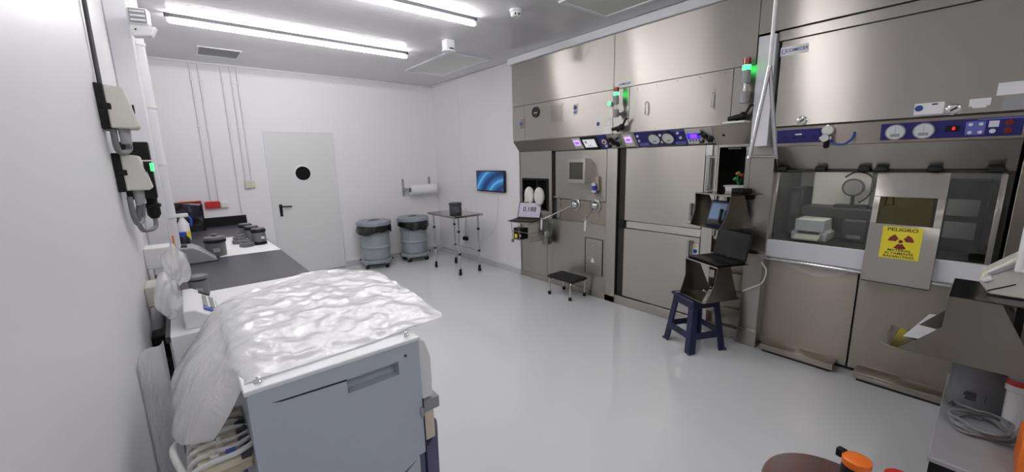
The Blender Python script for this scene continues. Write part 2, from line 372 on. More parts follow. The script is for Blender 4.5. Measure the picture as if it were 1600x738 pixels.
def hatch(x0, x1, y0, y1, label):
    t = thing('ceiling_hatch', label, 'ceiling panel', ((x0+x1)/2, (y0+y1)/2, CZ), group='framed ceiling panels')
    MB().box(x0+.04, x1-.04, y0+.04, y1-.04, CZ-.008, CZ).build('panel', 'panelc', t)
    MB().box(x0, x1, y0, y0+.04, CZ-.016, CZ).box(x0, x1, y1-.04, y1, CZ-.016, CZ).box(x0, x0+.04, y0+.04, y1-.04, CZ-.016, CZ).box(x1-.04, x1, y0+.04, y1-.04, CZ-.016, CZ).build('frame', 'trim', t, bevel=.003)
hatch(2.65, 3.27, 4.30, 5.50, 'framed grey ceiling panel near the far right corner above the steel table')
hatch(2.60, 3.22, 1.30, 2.49, 'framed grey ceiling panel above the middle hot cell at the top edge')
t = thing('smoke_detector', 'round white smoke detector on the ceiling above the steel cells', 'smoke detector', (2.44, 2.84, CZ))
MB().lathe([(.055, 0), (.055, -.018), (.045, -.022), (.045, -.045), (.034, -.058)], (2.44, 2.84, CZ)).build('housing', 'white', t)
for a in (.8, 1.5): MB().box(-.006, .006, -.004, .004, -.05, -.034, Matrix.Translation((2.44-.043*math.cos(a), 2.84-.043*math.sin(a), CZ))).build('sensor_slot', 'black', t)
t = thing('ceiling_sensor', 'white box sensor with a flared foot under the ceiling panel', 'sensor', (2.42, 3.93, CZ))
MB().box(2.37, 2.47, 3.88, 3.98, CZ-.10, CZ).build('body', 'white', t, bevel=.006)
MB().lathe([(.05, -.10), (.075, -.108), (.08, -.122), (.05, -.128), (.02, -.14)], (2.42, 3.93, CZ)).build('foot', 'white', t)
MB().box(2.40, 2.45, 3.872, 3.88, CZ-.096, CZ-.086).build('slot', 'black', t)

# ---------------------------------------------------------------- far wall conduits and outlets
for x, z0, lab in ((.300, 1.15, 'thin white conduit on the far wall, leftmost, ending at the red outlet'),
                   (.382, 1.15, 'thin white conduit on the far wall, second from left, ending at the white outlet'),
                   (.609, .99, 'thin white conduit on the far wall running down behind the backsplash, third from left'),
                   (.706, 1.41, 'thin white conduit on the far wall, fourth from left, into the beige switch'),
                   (.772, 1.41, 'thin white conduit on the far wall, nearest the door, into the beige switch')):
    b = MB().cyl((x, BY-.012, z0), (x, BY-.012, CZ), .0105, n=10)
    for z in (1.5, 2.1, 2.65): b.box(x-.016, x+.016, BY-.026, BY, z-.008, z+.008)
    b.build('conduit', 'trim', label=lab, cat='conduit', group='conduits on the far wall')
def outlet(x, z, wd, ht, m, lab, face, holes=1):
    t = thing('outlet_box', lab, 'outlet', (x, BY, z))
    MB(WB(x, BY, z)).box(-wd/2, wd/2, -ht/2, ht/2, 0, .045).build('box', m, t, bevel=.006)
    for i in range(holes):
        xx = (i-(holes-1)/2)*wd/holes
        MB(WB(x+xx, BY-.045, z)).box(-wd/holes*.36, wd/holes*.36, -ht*.33, ht*.33, 0, .006).build('socket_cover', face, t, bevel=.002)
outlet(.305, 1.122, .15, .09, 'red', 'red outlet box on the far wall left of the white one', 'red', 2)
outlet(.432, 1.118, .09, .085, 'white', 'white outlet box on the far wall beside the red one', 'white')
outlet(.075, 1.150, .24, .07, 'red', 'long red outlet box on the far wall behind the dark acrylic box', 'red', 3)
outlet(.742, 1.362, .11, .10, 'cream', 'beige double switch on the far wall left of the door', 'offwhite', 2)
# paper roll holder
t = thing('paper_roll_holder', 'wall holder with a wide white paper roll above the bins', 'paper roll', (3.18, BY, 1.2))
for x, z in ((2.925, 1.18), (3.42, 1.2)):
    a = MB(WB(x, BY, z)).box(-.02, .02, -.145, .145, 0, .008).box(-.012, .012, -.05, .0, .008, .16).build('bracket', 'greyp', t, bevel=.002)
    MB(WB(x, BY, z)).cyl((0, .12, .008), (0, .12, .012), .008).cyl((0, -.12, .008), (0, -.12, .012), .008).build('screw', 'chrome', a)
MB().cyl((2.985, BY-.14, 1.145), (3.45, BY-.14, 1.145), .085, n=36).build('paper_roll', 'paper', t)
MB().cyl((2.90, BY-.14, 1.145), (3.47, BY-.14, 1.145), .014).build('spindle', 'greyp', t)
MB().cyl((2.976, BY-.14, 1.145), (2.984, BY-.14, 1.145), .035).build('roll_core', 'black', t)

# ================================================================== TV, TABLE, BINS
t = thing('wall_monitor', 'flat monitor on the right wall showing a blue wave screen', 'monitor', (RX, 4.77, 1.17))
fr = WX(RX-.045, 4.77, 1.302)
MB(fr).box(-.345, .345, -.155, .155, -.03, 0).box(-.12, .12, -.08, .08, -.044, -.03).build('casing', 'blackgl', t, bevel=.006)
MB(fr).box(-.322, .322, -.133, .138, .0005, .002).build('screen', 'wave', t)
MB().tube([(RX-.02, 4.62, 1.16), (RX-.015, 4.63, .95), (RX-.012, 4.72, .62), (RX-.012, 4.95, .42), (RX-.012, 5.25, .30)], .004, smooth=6).build('monitor_cable', 'cablew', label='white cable hanging from the wall monitor', cat='cable')
t = thing('steel_table', 'small stainless steel table on castors in the corner by the bins', 'table', (3.07, 5.03, 0))
X0, X1, Y0, Y1, TZ = 2.815, 3.30, 4.64, 5.40, .862
MB().box(X0, X1, Y0, Y1, TZ-.03, TZ).build('tabletop', 'pol', t, bevel=.006)
for x, y in ((2.89, 5.35), (2.92, 4.71), (3.255, 4.715), (3.25, 5.36)):
    l = MB().cyl((x, y, .10), (x, y, TZ-.03), .014, n=14).build('leg', 'chrome', t)
    MB().cyl((x, y, .62), (x, y, .65), .020).cyl((x, y, .30), (x, y, .325), .020).build('collar', 'black', l)
    cst = MB().cyl((x, y, .07), (x, y, .10), .018).box(x-.014, x+.014, y-.01, y+.02, .03, .07).build('castor', 'black', t, bevel=.002)
    MB().cyl((x-.012, y+.006, .026), (x+.012, y+.006, .026), .026).build('wheel', 'rubber', cst)
MB().cyl((2.89, 5.35, .312), (2.92, 4.71, .312), .008).cyl((3.255, 4.715, .312), (3.25, 5.36, .312), .008).cyl((2.89, 5.35, .312), (3.25, 5.36, .312), .008).build('brace', 'chrome', t)
t = thing('lead_pot', 'dark grey round pot standing on the steel table', 'pot', (3.02, 4.93, TZ))
MB().lathe([(.085, 0), (.088, .01), (.088, .11), (.084, .115)], (3.02, 4.93, TZ)).build('pot_body', 'leadd', t)
MB().lathe([(.084, .115), (.092, .118), (.092, .150), (.085, .158), (.02, .160)], (3.02, 4.93, TZ)).build('lid', 'leadd', t)
MB().box(2.97, 3.03, 4.842, 4.846, TZ+.03, TZ+.08).build('pot_label', 'lead', t)
t = thing('power_adapter', 'black power adapter plugged low on the right wall behind the steel table', 'power adapter', (RX, 5.52, .34))
MB().box(RX-.055, RX, 5.47, 5.57, .31, .37).build('adapter_body', 'black', t, bevel=.006)
MB().tube([(RX-.03, 5.50, .36), (RX-.03, 5.49, .55), (RX-.012, 5.50, .84)], .004, smooth=5).build('adapter_cord', 'cable', t)
MB().tube([(RX-.03, 5.5, .32), (RX-.05, 5.42, .28), (RX-.04, 5.3, .24)], .004, smooth=5).build('plug_lead', 'cablew', t)
def bin_(cx, cy, rot, lab, liner_kind):
    t = thing('waste_bin', lab, 'bin', (cx, cy, 0), rot, group='grey wheeled waste bins')
    T = MATS[t]
    prof = [(.195, .135), (.203, .145), (.205, .19)]
    for zz in (.33, .53):
        prof += [(.211, zz-.024), (.222, zz-.008), (.222, zz+.008), (.212, zz+.024)]
    prof += [(.222, .64), (.232, .655), (.226, .66)]
    MB(T).lathe(prof, n=44).build('barrel', 'bin', t, smooth=30)
    ang = [0, .25*PI, .5*PI, .75*PI, PI, 1.25*PI, 1.5*PI, 1.75*PI]
    MB(T).lathe([(.23, .66), (.255, .668), (.257, .715), (.247, .728), (.09, .735)], n=44).build('lid', 'bin', t, smooth=30)
    MB(T).lathe([(.085, .7345), (.085, .7395), (.06, .740)], n=4, m=Matrix.Diagonal((1.2, .55, 1, 1))).build('lid_opening', 'black', t)
    rows = []
    N = 64
    for j in range(6):
        r = []
        for i in range(N+1):
            a = 2*PI*i/N
            if liner_kind == 0: L = .05+.075*max(0, math.cos(a-3.75))**2+.06*max(0, math.cos(a-5.5))**4
            else: L = .06+.085*max(0, math.cos(a-4.4))
            L += .012*math.sin(7*a)
            f = j/5
            R = .24+.008*math.sin(9*a+f*2)+f*.012+(.05*max(0, math.cos(a-3.4))**8*f if liner_kind == 0 else .012*max(0, math.cos(a-3.3))**6)
            r.append(T @ Vector((R*math.cos(a), R*math.sin(a), .668-L*f)))
        rows.append(r)
    MB().grid(rows).build('bin_liner', 'liner', t, solid=.004)
    dl = MB(T).lathe([(.20, .085), (.236, .09), (.236, .12), (.215, .135)], n=44).build('dolly', 'bin', t, smooth=30)
    for a in (.3, .3+PI/2, .3+PI, .3+1.5*PI):
        x, y = .205*math.cos(a), .205*math.sin(a)
        c_ = MB(T).box(x-.03, x+.03, y-.03, y+.03, .07, .092).box(x-.02, x+.02, y-.012, y+.025, .04, .07).build('castor', 'greyp', t, bevel=.004)
        MB(T).cyl((x-.017, y, .036), (x+.017, y, .036), .036).build('wheel', 'rubber', c_)
    for a in (2.5, 5.6):
        MB(T).ball((.242*math.cos(a), .242*math.sin(a), .12), .014).build('catch', 'black', dl)
bin_(2.255, 6.10, .12, 'grey wheeled bin with a bunched black liner, nearest the door', 0)
bin_(2.90, 6.08, .35, 'grey wheeled bin with a deep black liner skirt, beside the steel table', 1)

# ================================================================== HOT CELLS (right side)
UX, FX = 3.48, 3.59        # upper and lower fronts
def cham(y, s): return FR((FX+(UX-FX)*s, y, 1.70+.14*s), (0, -1, 0), (UX-FX, 0, .14))
# --- fascia sheets above the doors
for y0, y1, lab in ((2.572, 4.155, 'tall upper steel sheet above the left hot cell'), (1.282, 2.568, 'tall upper steel sheet above the middle hot cell'),
                    (-.9, 1.278, 'upper steel sheet above the right hood')):
    z0 = 2.272 if y0 > 0 else 2.475
    b = MB().box(UX, UX+.12, y0, y1, z0, 2.785).build('steel_sheet', 'steel', label=lab, cat='steel panel', group='upper steel sheets', bevel=.002)
# --- LEFT HOT CELL
A = thing('hot_cell', 'left brushed steel hot cell with a small square window and two ball arms', 'hot cell', (3.9, 3.36, 0))
MB().box(UX, 4.25, 3.923, 4.155, 1.84, 2.268).build('end_panel', 'steel', A, bevel=.002)
MB().box(UX, 4.25, 2.575, 3.919, 1.84, 2.268).build('upper_panel', 'steel', A, bevel=.002)
MB().prism([(UX, 4.155, 1.838), (FX, 4.155, 1.70), (4.25, 4.155, 1.70), (4.25, 4.155, 1.838)], (0, -1.58, 0)).build('control_band', 'steel3', A)
MB().box(FX, 4.25, 3.553, 4.155, 0, .945).box(FX, 4.25, 3.553, 4.155, 1.352, 1.70).box(FX, 4.25, 4.09, 4.155, .945, 1.352).box(FX, 4.25, 3.553, 3.632, .945, 1.352).box(3.8, 4.25, 3.632, 4.09, .945, 1.352).build('side_cabinet', 'steel2', A)
MB().box(FX-.004, FX, 3.64, 4.06, .10, .80).build('side_door', 'steel2', A, bevel=.002)
MB().box(FX-.012, FX, 3.632, 4.09, 1.335, 1.36).box(FX-.012, FX, 3.615, 3.635, .945, 1.36).box(FX-.012, FX, 4.085, 4.105, .945, 1.36).box(3.79, 3.80, 3.632, 4.09, .945, 1.352).box(FX+.05, FX+.06, 3.85, 3.89, 1.15, 1.352).build('port_surround', 'black', A, bevel=.002)
MB().box(FX+.04, 4.25, 3.49, 3.553, .0, 1.70).build('door_gap', 'dark', A)
MB().box(FX+.004, 4.25, 2.725, 3.49, 1.125, 1.692).build('upper_door', 'steel2', A, bevel=.002)
MB().box(FX+.02, 4.25, 2.712, 3.49, .862, 1.118).build('manipulator_panel', 'steel3', A, bevel=.002)
MB().box(FX, 4.25, 2.712, 3.553, .07, .858).build('lower_door', 'steel2', A, bevel=.002)
MB().box(FX-.006, 4.25, 2.712, 3.43, .852, .862).box(FX-.006, FX+.03, 3.42, 3.432, .86, 1.14).box(FX-.006, FX+.03, 3.42, 3.52, 1.132, 1.144).build('edge_strip', 'chrome', A)
MB().box(FX-.008, 4.25, 2.58, 2.712, .0, 1.70).build('right_frame', 'steel2', A, bevel=.003)
MB().box(FX-.008, 4.25, 2.58, 4.155, .0, .07).build('plinth', 'steel2', A, bevel=.003)
# lead-glass window box
wb = MB().box(FX-.085, FX+.1, 2.945, 3.20, 1.325, 1.60).build('window_box', 'steel', A, bevel=.004)
MB(WX(FX-.085, 3.073, 1.463)).box(-.10, .10, -.095, .095, .0005, .003).build('window_pane', mat('dim_lead_window', (72, 70, 60), .15), wb)
b = MB(WX(FX-.085, 3.073, 1.463)).box(-.128, .128, .095, .137, 0, .012).box(-.128, .128, -.137, -.095, 0, .012).box(-.128, -.10, -.095, .095, 0, .012).box(.10, .128, -.095, .095, 0, .012).build('window_frame', 'steel', wb, bevel=.002)
MB(WX(FX+.004, 2.83, 1.30)).box(-.02, .02, -.06, .10, 0, .03).build('can_holder', 'steel3', A, bevel=.002)
can = MB().cyl((FX-.034, 2.86, 1.225), (FX-.034, 2.86, 1.33), .027).build('can', 'white', label='small white and blue can in a holder beside the cell window', cat='can')
MB().cyl((FX-.034, 2.86, 1.25), (FX-.034, 2.86, 1.30), .0275, n=20).build('print_band', 'blue', can)
MB(WX(FX, 2.86, 1.215)).box(-.04, .04, -.006, .006, 0, .075).build('can_shelf', 'steel3', A)
# hatch drawer low
hd = MB(WX(FX, 2.877, .48)).box(-.118, .118, -.205, .205, .001, .006).build('hatch', 'steel2', A, bevel=.002)
MB(WX(FX, 2.877, .48)).box(-.13, -.122, -.213, .213, 0, .004).box(.122, .13, -.213, .213, 0, .004).box(-.122, .122, .208, .213, 0, .004).build('hatch_gap', 'dark', A)
MB(WX(FX-.006, 2.877, .615)).tube([(-.045, 0, 0), (-.04, 0, .02), (.04, 0, .02), (.045, 0, 0)], .006, smooth=3).build('hatch_handle', 'chrome', hd)
MB(WX(FX-.006, 2.89, .44)).poly([(-.03, -.03, .001), (.03, -.03, .001), (0, .03, .001)]).build('warning_sticker', 'paper', hd)
# upper details
MB(WX(UX, 3.954, 2.05)).box(-.035, .04, -.055, .055, 0, .012).build('latch_plate', 'steel3', A, bevel=.003)
MB(WX(UX-.012, 3.985, 2.05)).cyl((0, 0, 0), (0, 0, .006), .02).build('blue_badge', 'midblue', A)
MB(WX(UX, 3.709, 2.167)).lathe([(.062, 0), (.062, .012), (.052, .014), (.048, .008)], n=30).build('dial', 'dark', A)
MB(WX(UX, 3.709, 2.16)).box(-.03, .03, -.008, .008, .008, .012).build('dial_mark', 'greyp', A)
g = MB(WX(UX, 3.36, 2.12)).box(-.10, .10, -.105, .105, 0, .004).build('vent_frame', 'steel2', A)
b = MB(WX(UX-.004, 3.36, 2.12))
for i in range(9): b.box(-.085, .085, -.085+i*.02, -.075+i*.02, 0, .004)
b.build('vent_louvre', 'steel3', g)
l = MB(WX(UX, 3.075, 2.135)).box(-.035, .035, -.06, .06, 0, .0015).build('emblem_sticker', 'offwhite', A)
MB(WX(UX-.0015, 3.075, 2.15)).cyl((0, 0, 0), (0, 0, .001), .026).box(-.022, .022, -.06, -.035, 0, .001).build('emblem_print', 'midblue', l)
MB(WX(UX-.0015, 3.075, 2.165)).box(-.012, .012, -.022, .008, .001, .0018).build('emblem_mark', 'maroon', l)
l = MB(WX(UX, 2.758, 1.955)).cyl((0, 0, 0), (0, 0, .0015), .035).build('blue_sticker', 'paper', A)
MB(WX(UX-.0015, 2.758, 1.955)).cyl((0, -.004, 0), (0, -.004, .001), .021).build('sticker_print', 'inkblue', l)
MB(WX(UX, 2.64, 1.93)).box(-.02, .04, -.0, .05, 0, .0015).box(-.06, .045, -.085, -.005, 0, .0015).build('note_paper', 'paper', A)
MB(WX(UX, 2.60, 2.135)).cyl((0, 0, 0), (0, 0, .03), .024).build('indicator_base', 'chrome', A)
MB(WX(UX-.03, 2.60, 2.135)).ball((0, 0, 0), .020, (1, 1, .6)).build('indicator_light', 'green', A)
# control band devices (frame on the sloping band, s = 0..1 up the slope)
f = cham(3.085, .5)
q = MB(f).box(-.062, .062, -.068, .068, 0, .006).build('display_plate', 'offwhite', A, bevel=.002)
MB(f).box(-.042, .042, -.03, .045, .0065, .0075).build('display_glow', 'violetl', q)
MB(f).box(-.03, .026, -.008, .022, .008, .0085).build('display_digits', 'violet', q)
f = cham(2.905, .5)
q = MB(f).box(-.11, .11, -.082, .082, 0, .012).build('touch_panel', 'black', A, bevel=.004)
MB(f).box(-.082, .082, -.055, .05, .0125, .0135).build('touch_screen', 'hmi', q)
MB(f).box(-.06, -.035, .0, .03, .0137, .0142).box(-.04, .01, -.035, -.028, .0137, .0142).build('screen_marks', 'greyp', q)
f = cham(2.725, .5)
q = MB(f).box(-.06, .06, -.084, .084, 0, .006).build('blue_plate', 'panelblue', A, bevel=.002)
MB(f).lathe([(.03, .006), (.03, .014), (.018, .015)], (.015, .005, 0), n=24).build('dial_ring', 'cream', q)
MB(f).cyl((.015, .005, .006), (.015, .005, .0165), .014).build('dial_knob', 'maroon', q)
MB(f).cyl((.02, -.05, .006), (.02, -.05, .014), .016).build('push_button', 'knob', q)
random.seed(3)
def joystick(fx, n, parent, spread=.075):
    for i in range(n):
        x = -spread+2*spread*((i*.37) % 1); y = -.05+.10*((i*.61) % 1)
        MB(fx).cyl((x, y, 0), (x, y, .018), .010, n=10).box(x-.026, x+.014, y-.009, y+.006, .016, .032).build('valve_lever', 'black', parent, bevel=.003)
f = cham(2.585, .5)
q = MB(f).box(-.07, .075, -.08, .08, .0, .004).build('valve_plate', 'steel', label='plate of black lever valves on the control band between the two hot cells', cat='valves')
joystick(f, 9, q, .06)
# sticks of the ball arms
def manip(by, bz, gx, gy, gz, lab):
    t = thing('manipulator_arm', lab, 'manipulator', (FX+.02, by, bz), group='ball jointed manipulator arms')
    MB(WX(FX+.02, by, bz)).lathe([(.078, 0), (.076, .012), (.062, .02), (.055, .012)], n=32).build('socket_ring', 'steel', t)
    MB().ball((FX+.015, by, bz), .052, u=24, v=16).build('ball', 'chrome', t)
    MB().cyl((FX-.02, by+(gy-by)*.1, bz+(gz-bz)*.1), (gx, gy, gz), .0075).build('rod', 'chrome', t)
    g = MB().cyl((gx, gy, gz+.01), (gx-.005, gy+.003, gz-.12), .014, .011).build('grip', 'white', t)
    MB().ball((gx, gy, gz+.01), .018).build('pivot', 'greyp', g)
manip(3.175, 1.065, 3.38, 3.52, .87, 'ball-jointed manipulator arm pointing left towards the laptop shelf')
manip(2.875, 1.07, 3.42, 2.86, .925, 'ball-jointed manipulator arm pointing down, right of the other one')
# white oval covers in the dark port
for y, lab in ((3.96, 'white oval glove cover in the dark port, left one'), (3.77, 'white oval glove cover in the dark port, right one')):
    t = thing('glove_cover', lab, 'glove cover', (FX-.01, y, 1.12))
    T = WX(FX-.012, y, 1.13)
    MB(T).lathe([(.092, -.02), (.1, 0), (.098, .012), (.088, .022)], n=36, m=Matrix.Diagonal((.85, 1.2, 1, 1))).build('rim', 'towel', t)
    MB(T).ball((0, 0, .018), .082, (.85, 1.2, .22), 24, 12).build('pad', 'towel', t)
    if y > 3.9: MB(T).prism([(-.07, -.05, .01), (-.13, -.19, .015), (-.09, -.23, .02), (-.01, -.20, .02), (.02, -.08, .01)], (0, 0, .012)).build('hanging_sleeve', 'towel', t, bevel=.004)
# clear cylinder hanging below
t = thing('clear_cylinder', 'clear cylinder cup hung on the seam under the arm grip', 'cylinder', (FX-.06, 3.60, .52))
MB().lathe([(.052, 0), (.060, .012), (.060, .32), (.056, .32), (.056, .02)], (FX-.075, 3.568, .54), 28).build('cup', 'glass', t)
MB().lathe([(.05, .0), (.056, .02), (.055, .09), (.02, .095)], (FX-.075, 3.568, .545), 24).build('filling', 'steel3', t)
MB().box(FX-.105, FX-.045, 3.553, 3.583, .64, .70).build('tag', 'paper', t)
MB().box(FX-.02, FX, 3.54, 3.60, .80, .87).build('hook_plate', 'steel', t)
# wire shelf with laptop
t = thing('wire_shelf', 'wire basket shelf on the left hot cell under the laptop', 'shelf', (3.42, 3.89, .55))
b = MB()
X0, X1, Y0, Y1 = 3.26, FX, 3.64, 4.04
b.tube([(X0, Y0, .818), (X0, Y1, .818)], .007).tube([(X0, Y0, .818), (X1, Y0, .818)], .007).tube([(X0, Y1, .818), (X1, Y1, .818)], .007)
for i in range(1, 9): b.tube([(X0+i*.037, Y0, .818), (X0+i*.037, Y1, .818)], .003, n=6)
b.build('top_rack', 'steel3', t)
b = MB()
for z in (.58, .69): b.tube([(X0+.04, Y0+.02, z), (X0+.04, Y1-.05, z), (X1, Y1-.05, z), (X1, Y0+.02, z)], .004, closed=True)
for y in (Y0+.02, Y1-.05, 3.85): b.tube([(X0+.04, y, .58), (X0+.02, y, .815)], .004)
for i in range(6): b.tube([(X0+.06+i*.05, Y0+.02, .58), (X0+.06+i*.05, Y1-.05, .58)], .003, n=6)
b.build('basket', 'steel3', t)
MB().box(X0-.005, X0+.03, Y1-.09, Y1-.06, .545, .585).build('foot_clip', 'steel', t, bevel=.003)
MB().box(X0+.05, X0+.17, 3.83, 3.985, .586, .73).build('battery_box', 'black', bevel=.006, label='black battery box in the wire basket below the laptop', cat='box')
bb = bpy.data.objects['battery_box']
MB(WX(X0+.05, 3.91, .63)).box(-.05, .0, -.03, .02, 0, .002).build('sticker', 'yellow', bb); MB(WX(X0+.05, 3.85, .635)).cyl((0, 0, 0), (0, 0, .002), .014).build('round_sticker', 'paper', bb)
def laptop(name_lab, loc, rotz, wd, dp, tilt, scr, text=None, bright='lcd'):
    t = thing('laptop', name_lab, 'laptop', loc, rotz); T = MATS[t]
    MB(T).box(-wd/2, wd/2, -dp/2, dp/2, 0, .016).build('base', 'black', t, bevel=.004)
    b = MB(T)
    for i in range(11):
        for j in range(4): b.box(-wd*.44+i*wd*.08, -wd*.44+i*wd*.08+wd*.068, -dp*.08+j*dp*.11, -dp*.08+j*dp*.11+dp*.09, .0162, .0180)
    b.build('keyboard', 'rubber', t)
    F = T @ Matrix.Translation((0, dp/2-.004, .016)) @ Matrix.Rotation(math.radians(90-tilt), 4, 'X')
    sl = MB(F).box(-wd/2, wd/2, 0, dp*.92, -.009, 0).build('lid', 'black', t, bevel=.003)
    MB(F).box(-wd/2+.012, wd/2-.012, .014, dp*.92-.012, .0004, .0012).build('screen', scr, sl)
    if text: MB(F).text(text, .085, (0, dp*.5, .0016), True, 1.0).build('screen_digits', 'ink', sl)
    else: MB(F).cyl((0, .007, 0), (0, .007, .0014), .004).build('badge', 'chrome', sl)
laptop('open laptop on the wire shelf showing large grey digits', (3.385, 3.84, .826), math.radians(-66), .33, .24, 22, 'lcd', '0.188')

# --- MIDDLE HOT CELL
B = thing('hot_cell', 'middle brushed steel hot cell with two stacked doors', 'hot cell', (3.9, 1.9, 0))
MB().box(UX, 4.25, 1.438, 2.385, 1.84, 2.268).build('upper_door', 'steel', B, bevel=.002)
MB().box(UX, 4.25, 2.389, 2.571, 1.84, 2.268).build('upper_strip', 'steel', B, bevel=.002)
MB().box(UX, 4.25, 1.27, 1.434, 1.84, 2.268).build('upper_end_panel', 'steel', B, bevel=.002)
MB().prism([(UX, 2.571, 1.838), (FX, 2.571, 1.70), (4.25, 2.571, 1.70), (4.25, 2.571, 1.838)], (0, -.99, 0)).build('control_band', 'steel', B)
MB().prism([(UX, 1.578, 1.838), (FX, 1.578, 1.68), (4.25, 1.578, 1.68), (4.25, 1.578, 1.838)], (0, -.305, 0)).build('control_band_end', 'steel3', B)
b = MB(WX(UX, 0, 0))
for y in (2.30, 2.10, 1.90, 1.70, 1.5):
    for z in (2.245, 1.86): b.cyl((-y, z, 0), (-y, z, .003), .006, n=8)
b.build('screw_row', 'steel3', B)
for y in (2.19, 1.585): MB(WX(UX, y, 2.05)).tube([(0, -.055, 0), (0, -.055, .03), (0, .055, .03), (0, .055, 0)], .006).build('pull_handle', 'chrome', B)
# lower
MB().box(FX+.03, 4.25, 2.478, 2.574, .09, 1.70).build('door_gap', 'dark', B)
MB().box(FX-.004, 4.25, 1.664, 2.475, .947, 1.692).build('upper_shield_door', 'steel2', B, bevel=.003)
MB().box(FX-.004, 4.25, 1.664, 2.475, .11, .862).build('lower_shield_door', 'steel2', B, bevel=.003)
MB().box(FX+.006, 4.25, 1.664, 2.475, .868, .941).build('cross_rail', 'steel', B, bevel=.002)
MB().box(FX-.02, FX+.02, 2.47, 2.53, .86, .95).build('hinge', 'black', B, bevel=.004)
MB().box(FX-.008, 4.25, 1.27, 2.574, 0, .098).build('plinth', 'steel2', B, bevel=.003)
MB().box(FX-.002, 4.25, 1.56, 1.660, .098, 1.69).build('door_jamb', 'steel2', B, bevel=.003)
MB().box(FX-.02, FX+.0, 1.60, 1.655, 1.60, 1.69).build('jamb_block', 'white', B, bevel=.003)
for y, z0, z1 in ((1.615, 1.30, 1.59), (1.745, 1.02, 1.18), (1.745, .68, .84)):
    MB(WX(FX-.004, y, 0)).cyl((0, z0, .035), (0, z1, .035), .016, n=16).cyl((0, z1-.015, 0), (0, z1-.015, .035), .009).cyl((0, z0+.015, 0), (0, z0+.015, .035), .009).build('door_handle', 'chrome', B)
k = MB(WX(FX-.004, 1.70, .755)).box(-.026, .026, -.05, .05, 0, .0015).build('safety_sticker', 'paper', B)
MB(WX(FX-.0055, 1.70, .785)).poly([(-.018, -.015, .0008), (.018, -.015, .0008), (0, .016, .0008)]).build('yellow_triangle', 'yellow', k)
MB(WX(FX-.0055, 1.70, .735)).cyl((0, 0, 0), (0, 0, .0008), .019).build('blue_disc', 'blue', k)
# niche with flowers
MB().box(FX-.004, 4.25, 1.545, 1.556, .90, 1.69).box(FX-.004, 4.25, 1.335, 1.545, 1.665, 1.69).box(FX-.004, FX+.05, 1.30, 1.335, .90, 1.69).box(FX+.02, 4.25, 1.28, 1.556, .87, 1.27).box(FX+.05, 4.25, 1.28, 1.31, 1.27, 1.665).build('niche_frame', 'steel2', B)
MB().box(4.05, 4.10, 1.31, 1.545, 1.27, 1.665).build('niche_back', 'dark', B)
MB(WX(FX, 1.44, 1.655)).box(-.05, .05, -.006, .004, -.12, -.03).build('niche_lamp', 'greyp', B)
MB().box(FX-.003, 4.25, 1.13, 1.298, .82, 1.70).build('side_column', 'steel2', B, bevel=.003)
MB(WX(FX-.004, 1.32, 1.60)).cyl((0, .05, 0), (0, .05, .012), .014).cyl((0, -.03, 0), (0, -.03, .012), .014).box(-.008, .008, -.03, .05, 0, .004).build('latch', 'chrome', B)
b = MB()
b.box(FX+.06, 4.25, 1.27, 1.56, .098, .87)
for z in (.20, .36, .52, .68): b.box(FX+.0, FX+.06, 1.27, 1.56, z, z+.07)
b.build('louvred_panel', 'steel3', B)
MB().prism([(3.55, 1.27, 0), (3.55, 1.27, .80), (3.61, 1.27, .83), (3.75, 1.27, .83), (3.75, 1.27, 0)], (0, -.14, 0)).build('column_foot', 'steel2', B, bevel=.003)
MB().box(3.54, 3.76, 1.125, 1.275, 0, .15).build('column_base', 'steel2', B, bevel=.004)
MB().box(3.462, UX+.2, 1.15, 1.268, 1.66, 2.455).build('sheen_post', 'trim', B, bevel=.004)  # steel post; its bright reflection is put into the white colour
# controls on the band
f = cham(2.415, .5)
q = MB(f).box(-.055, .055, -.075, .072, 0, .006).build('display_plate', 'offwhite', B, bevel=.002)
MB(f).box(-.038, .038, -.025, .045, .0065, .0075).build('display_glow', 'violetl', q)
MB(f).box(-.024, .022, -.006, .02, .008, .0085).build('display_digits', 'violet', q)
f = cham(2.075, .5)
q = MB(f).box(-.255, .255, -.083, .083, 0, .006).build('gauge_panel', 'panelblue', B, bevel=.002)
for x in (-.055, .085):
    g = MB(f).lathe([(.066, .006), (.068, .016), (.058, .018), (.056, .012)], (x, 0, 0), 32).build('gauge_ring', 'leadd', q)
    MB(f).cyl((x, .002, .012), (x, .002, .0145), .055, n=32).build('gauge_dial', 'gauge', g)
    MB(f).box(x-.018, x+.018, -.03, -.012, .0146, .0152).build('gauge_scale', 'greyp', g)
for x, y in ((-.22, .045), (-.22, -.01), (.015, .04), (.015, -.035), (.19, .05), (.205, .0)):
    MB(f).cyl((x, y, .006), (x, y, .014), .013).build('push_button', 'knob', q)
for bx_ in ((-.235, -.13, -.07, -.04), (.14, .24, -.072, -.045), (.13, .25, .068, .078)): MB(f).box(*bx_, .006, .0075).build('printed_block', 'midblue', q)
f = cham(1.752, .5)
q = MB(f).box(-.066, .066, -.075, .075, 0, .006).build('controller_plate', 'offwhite', B, bevel=.002)
MB(f).box(-.058, .058, -.028, .035, .0062, .0075).build('controller_display', 'bluedisp', q)
MB(f).box(-.03, .03, -.015, .025, .0078, .0084).build('controller_digits', 'violet', q)
for i in range(4): MB(f).cyl((-.04+i*.027, -.042, .006), (-.04+i*.027, -.042, .010), .007, n=10).build('key', 'ink', q)
f = cham(1.635, .5)
q = MB(f).box(-.05, .05, -.08, .08, 0, .004).build('valve_plate', 'steel', B)
joystick(f, 6, q, .045)
f = FR((3.535, 1.50, 1.765), (0, -1, 0), (-.11, 0, .158))
MB(f).cyl((0, 0, 0), (0, 0, .004), .012).build('band_hole', 'black', B)
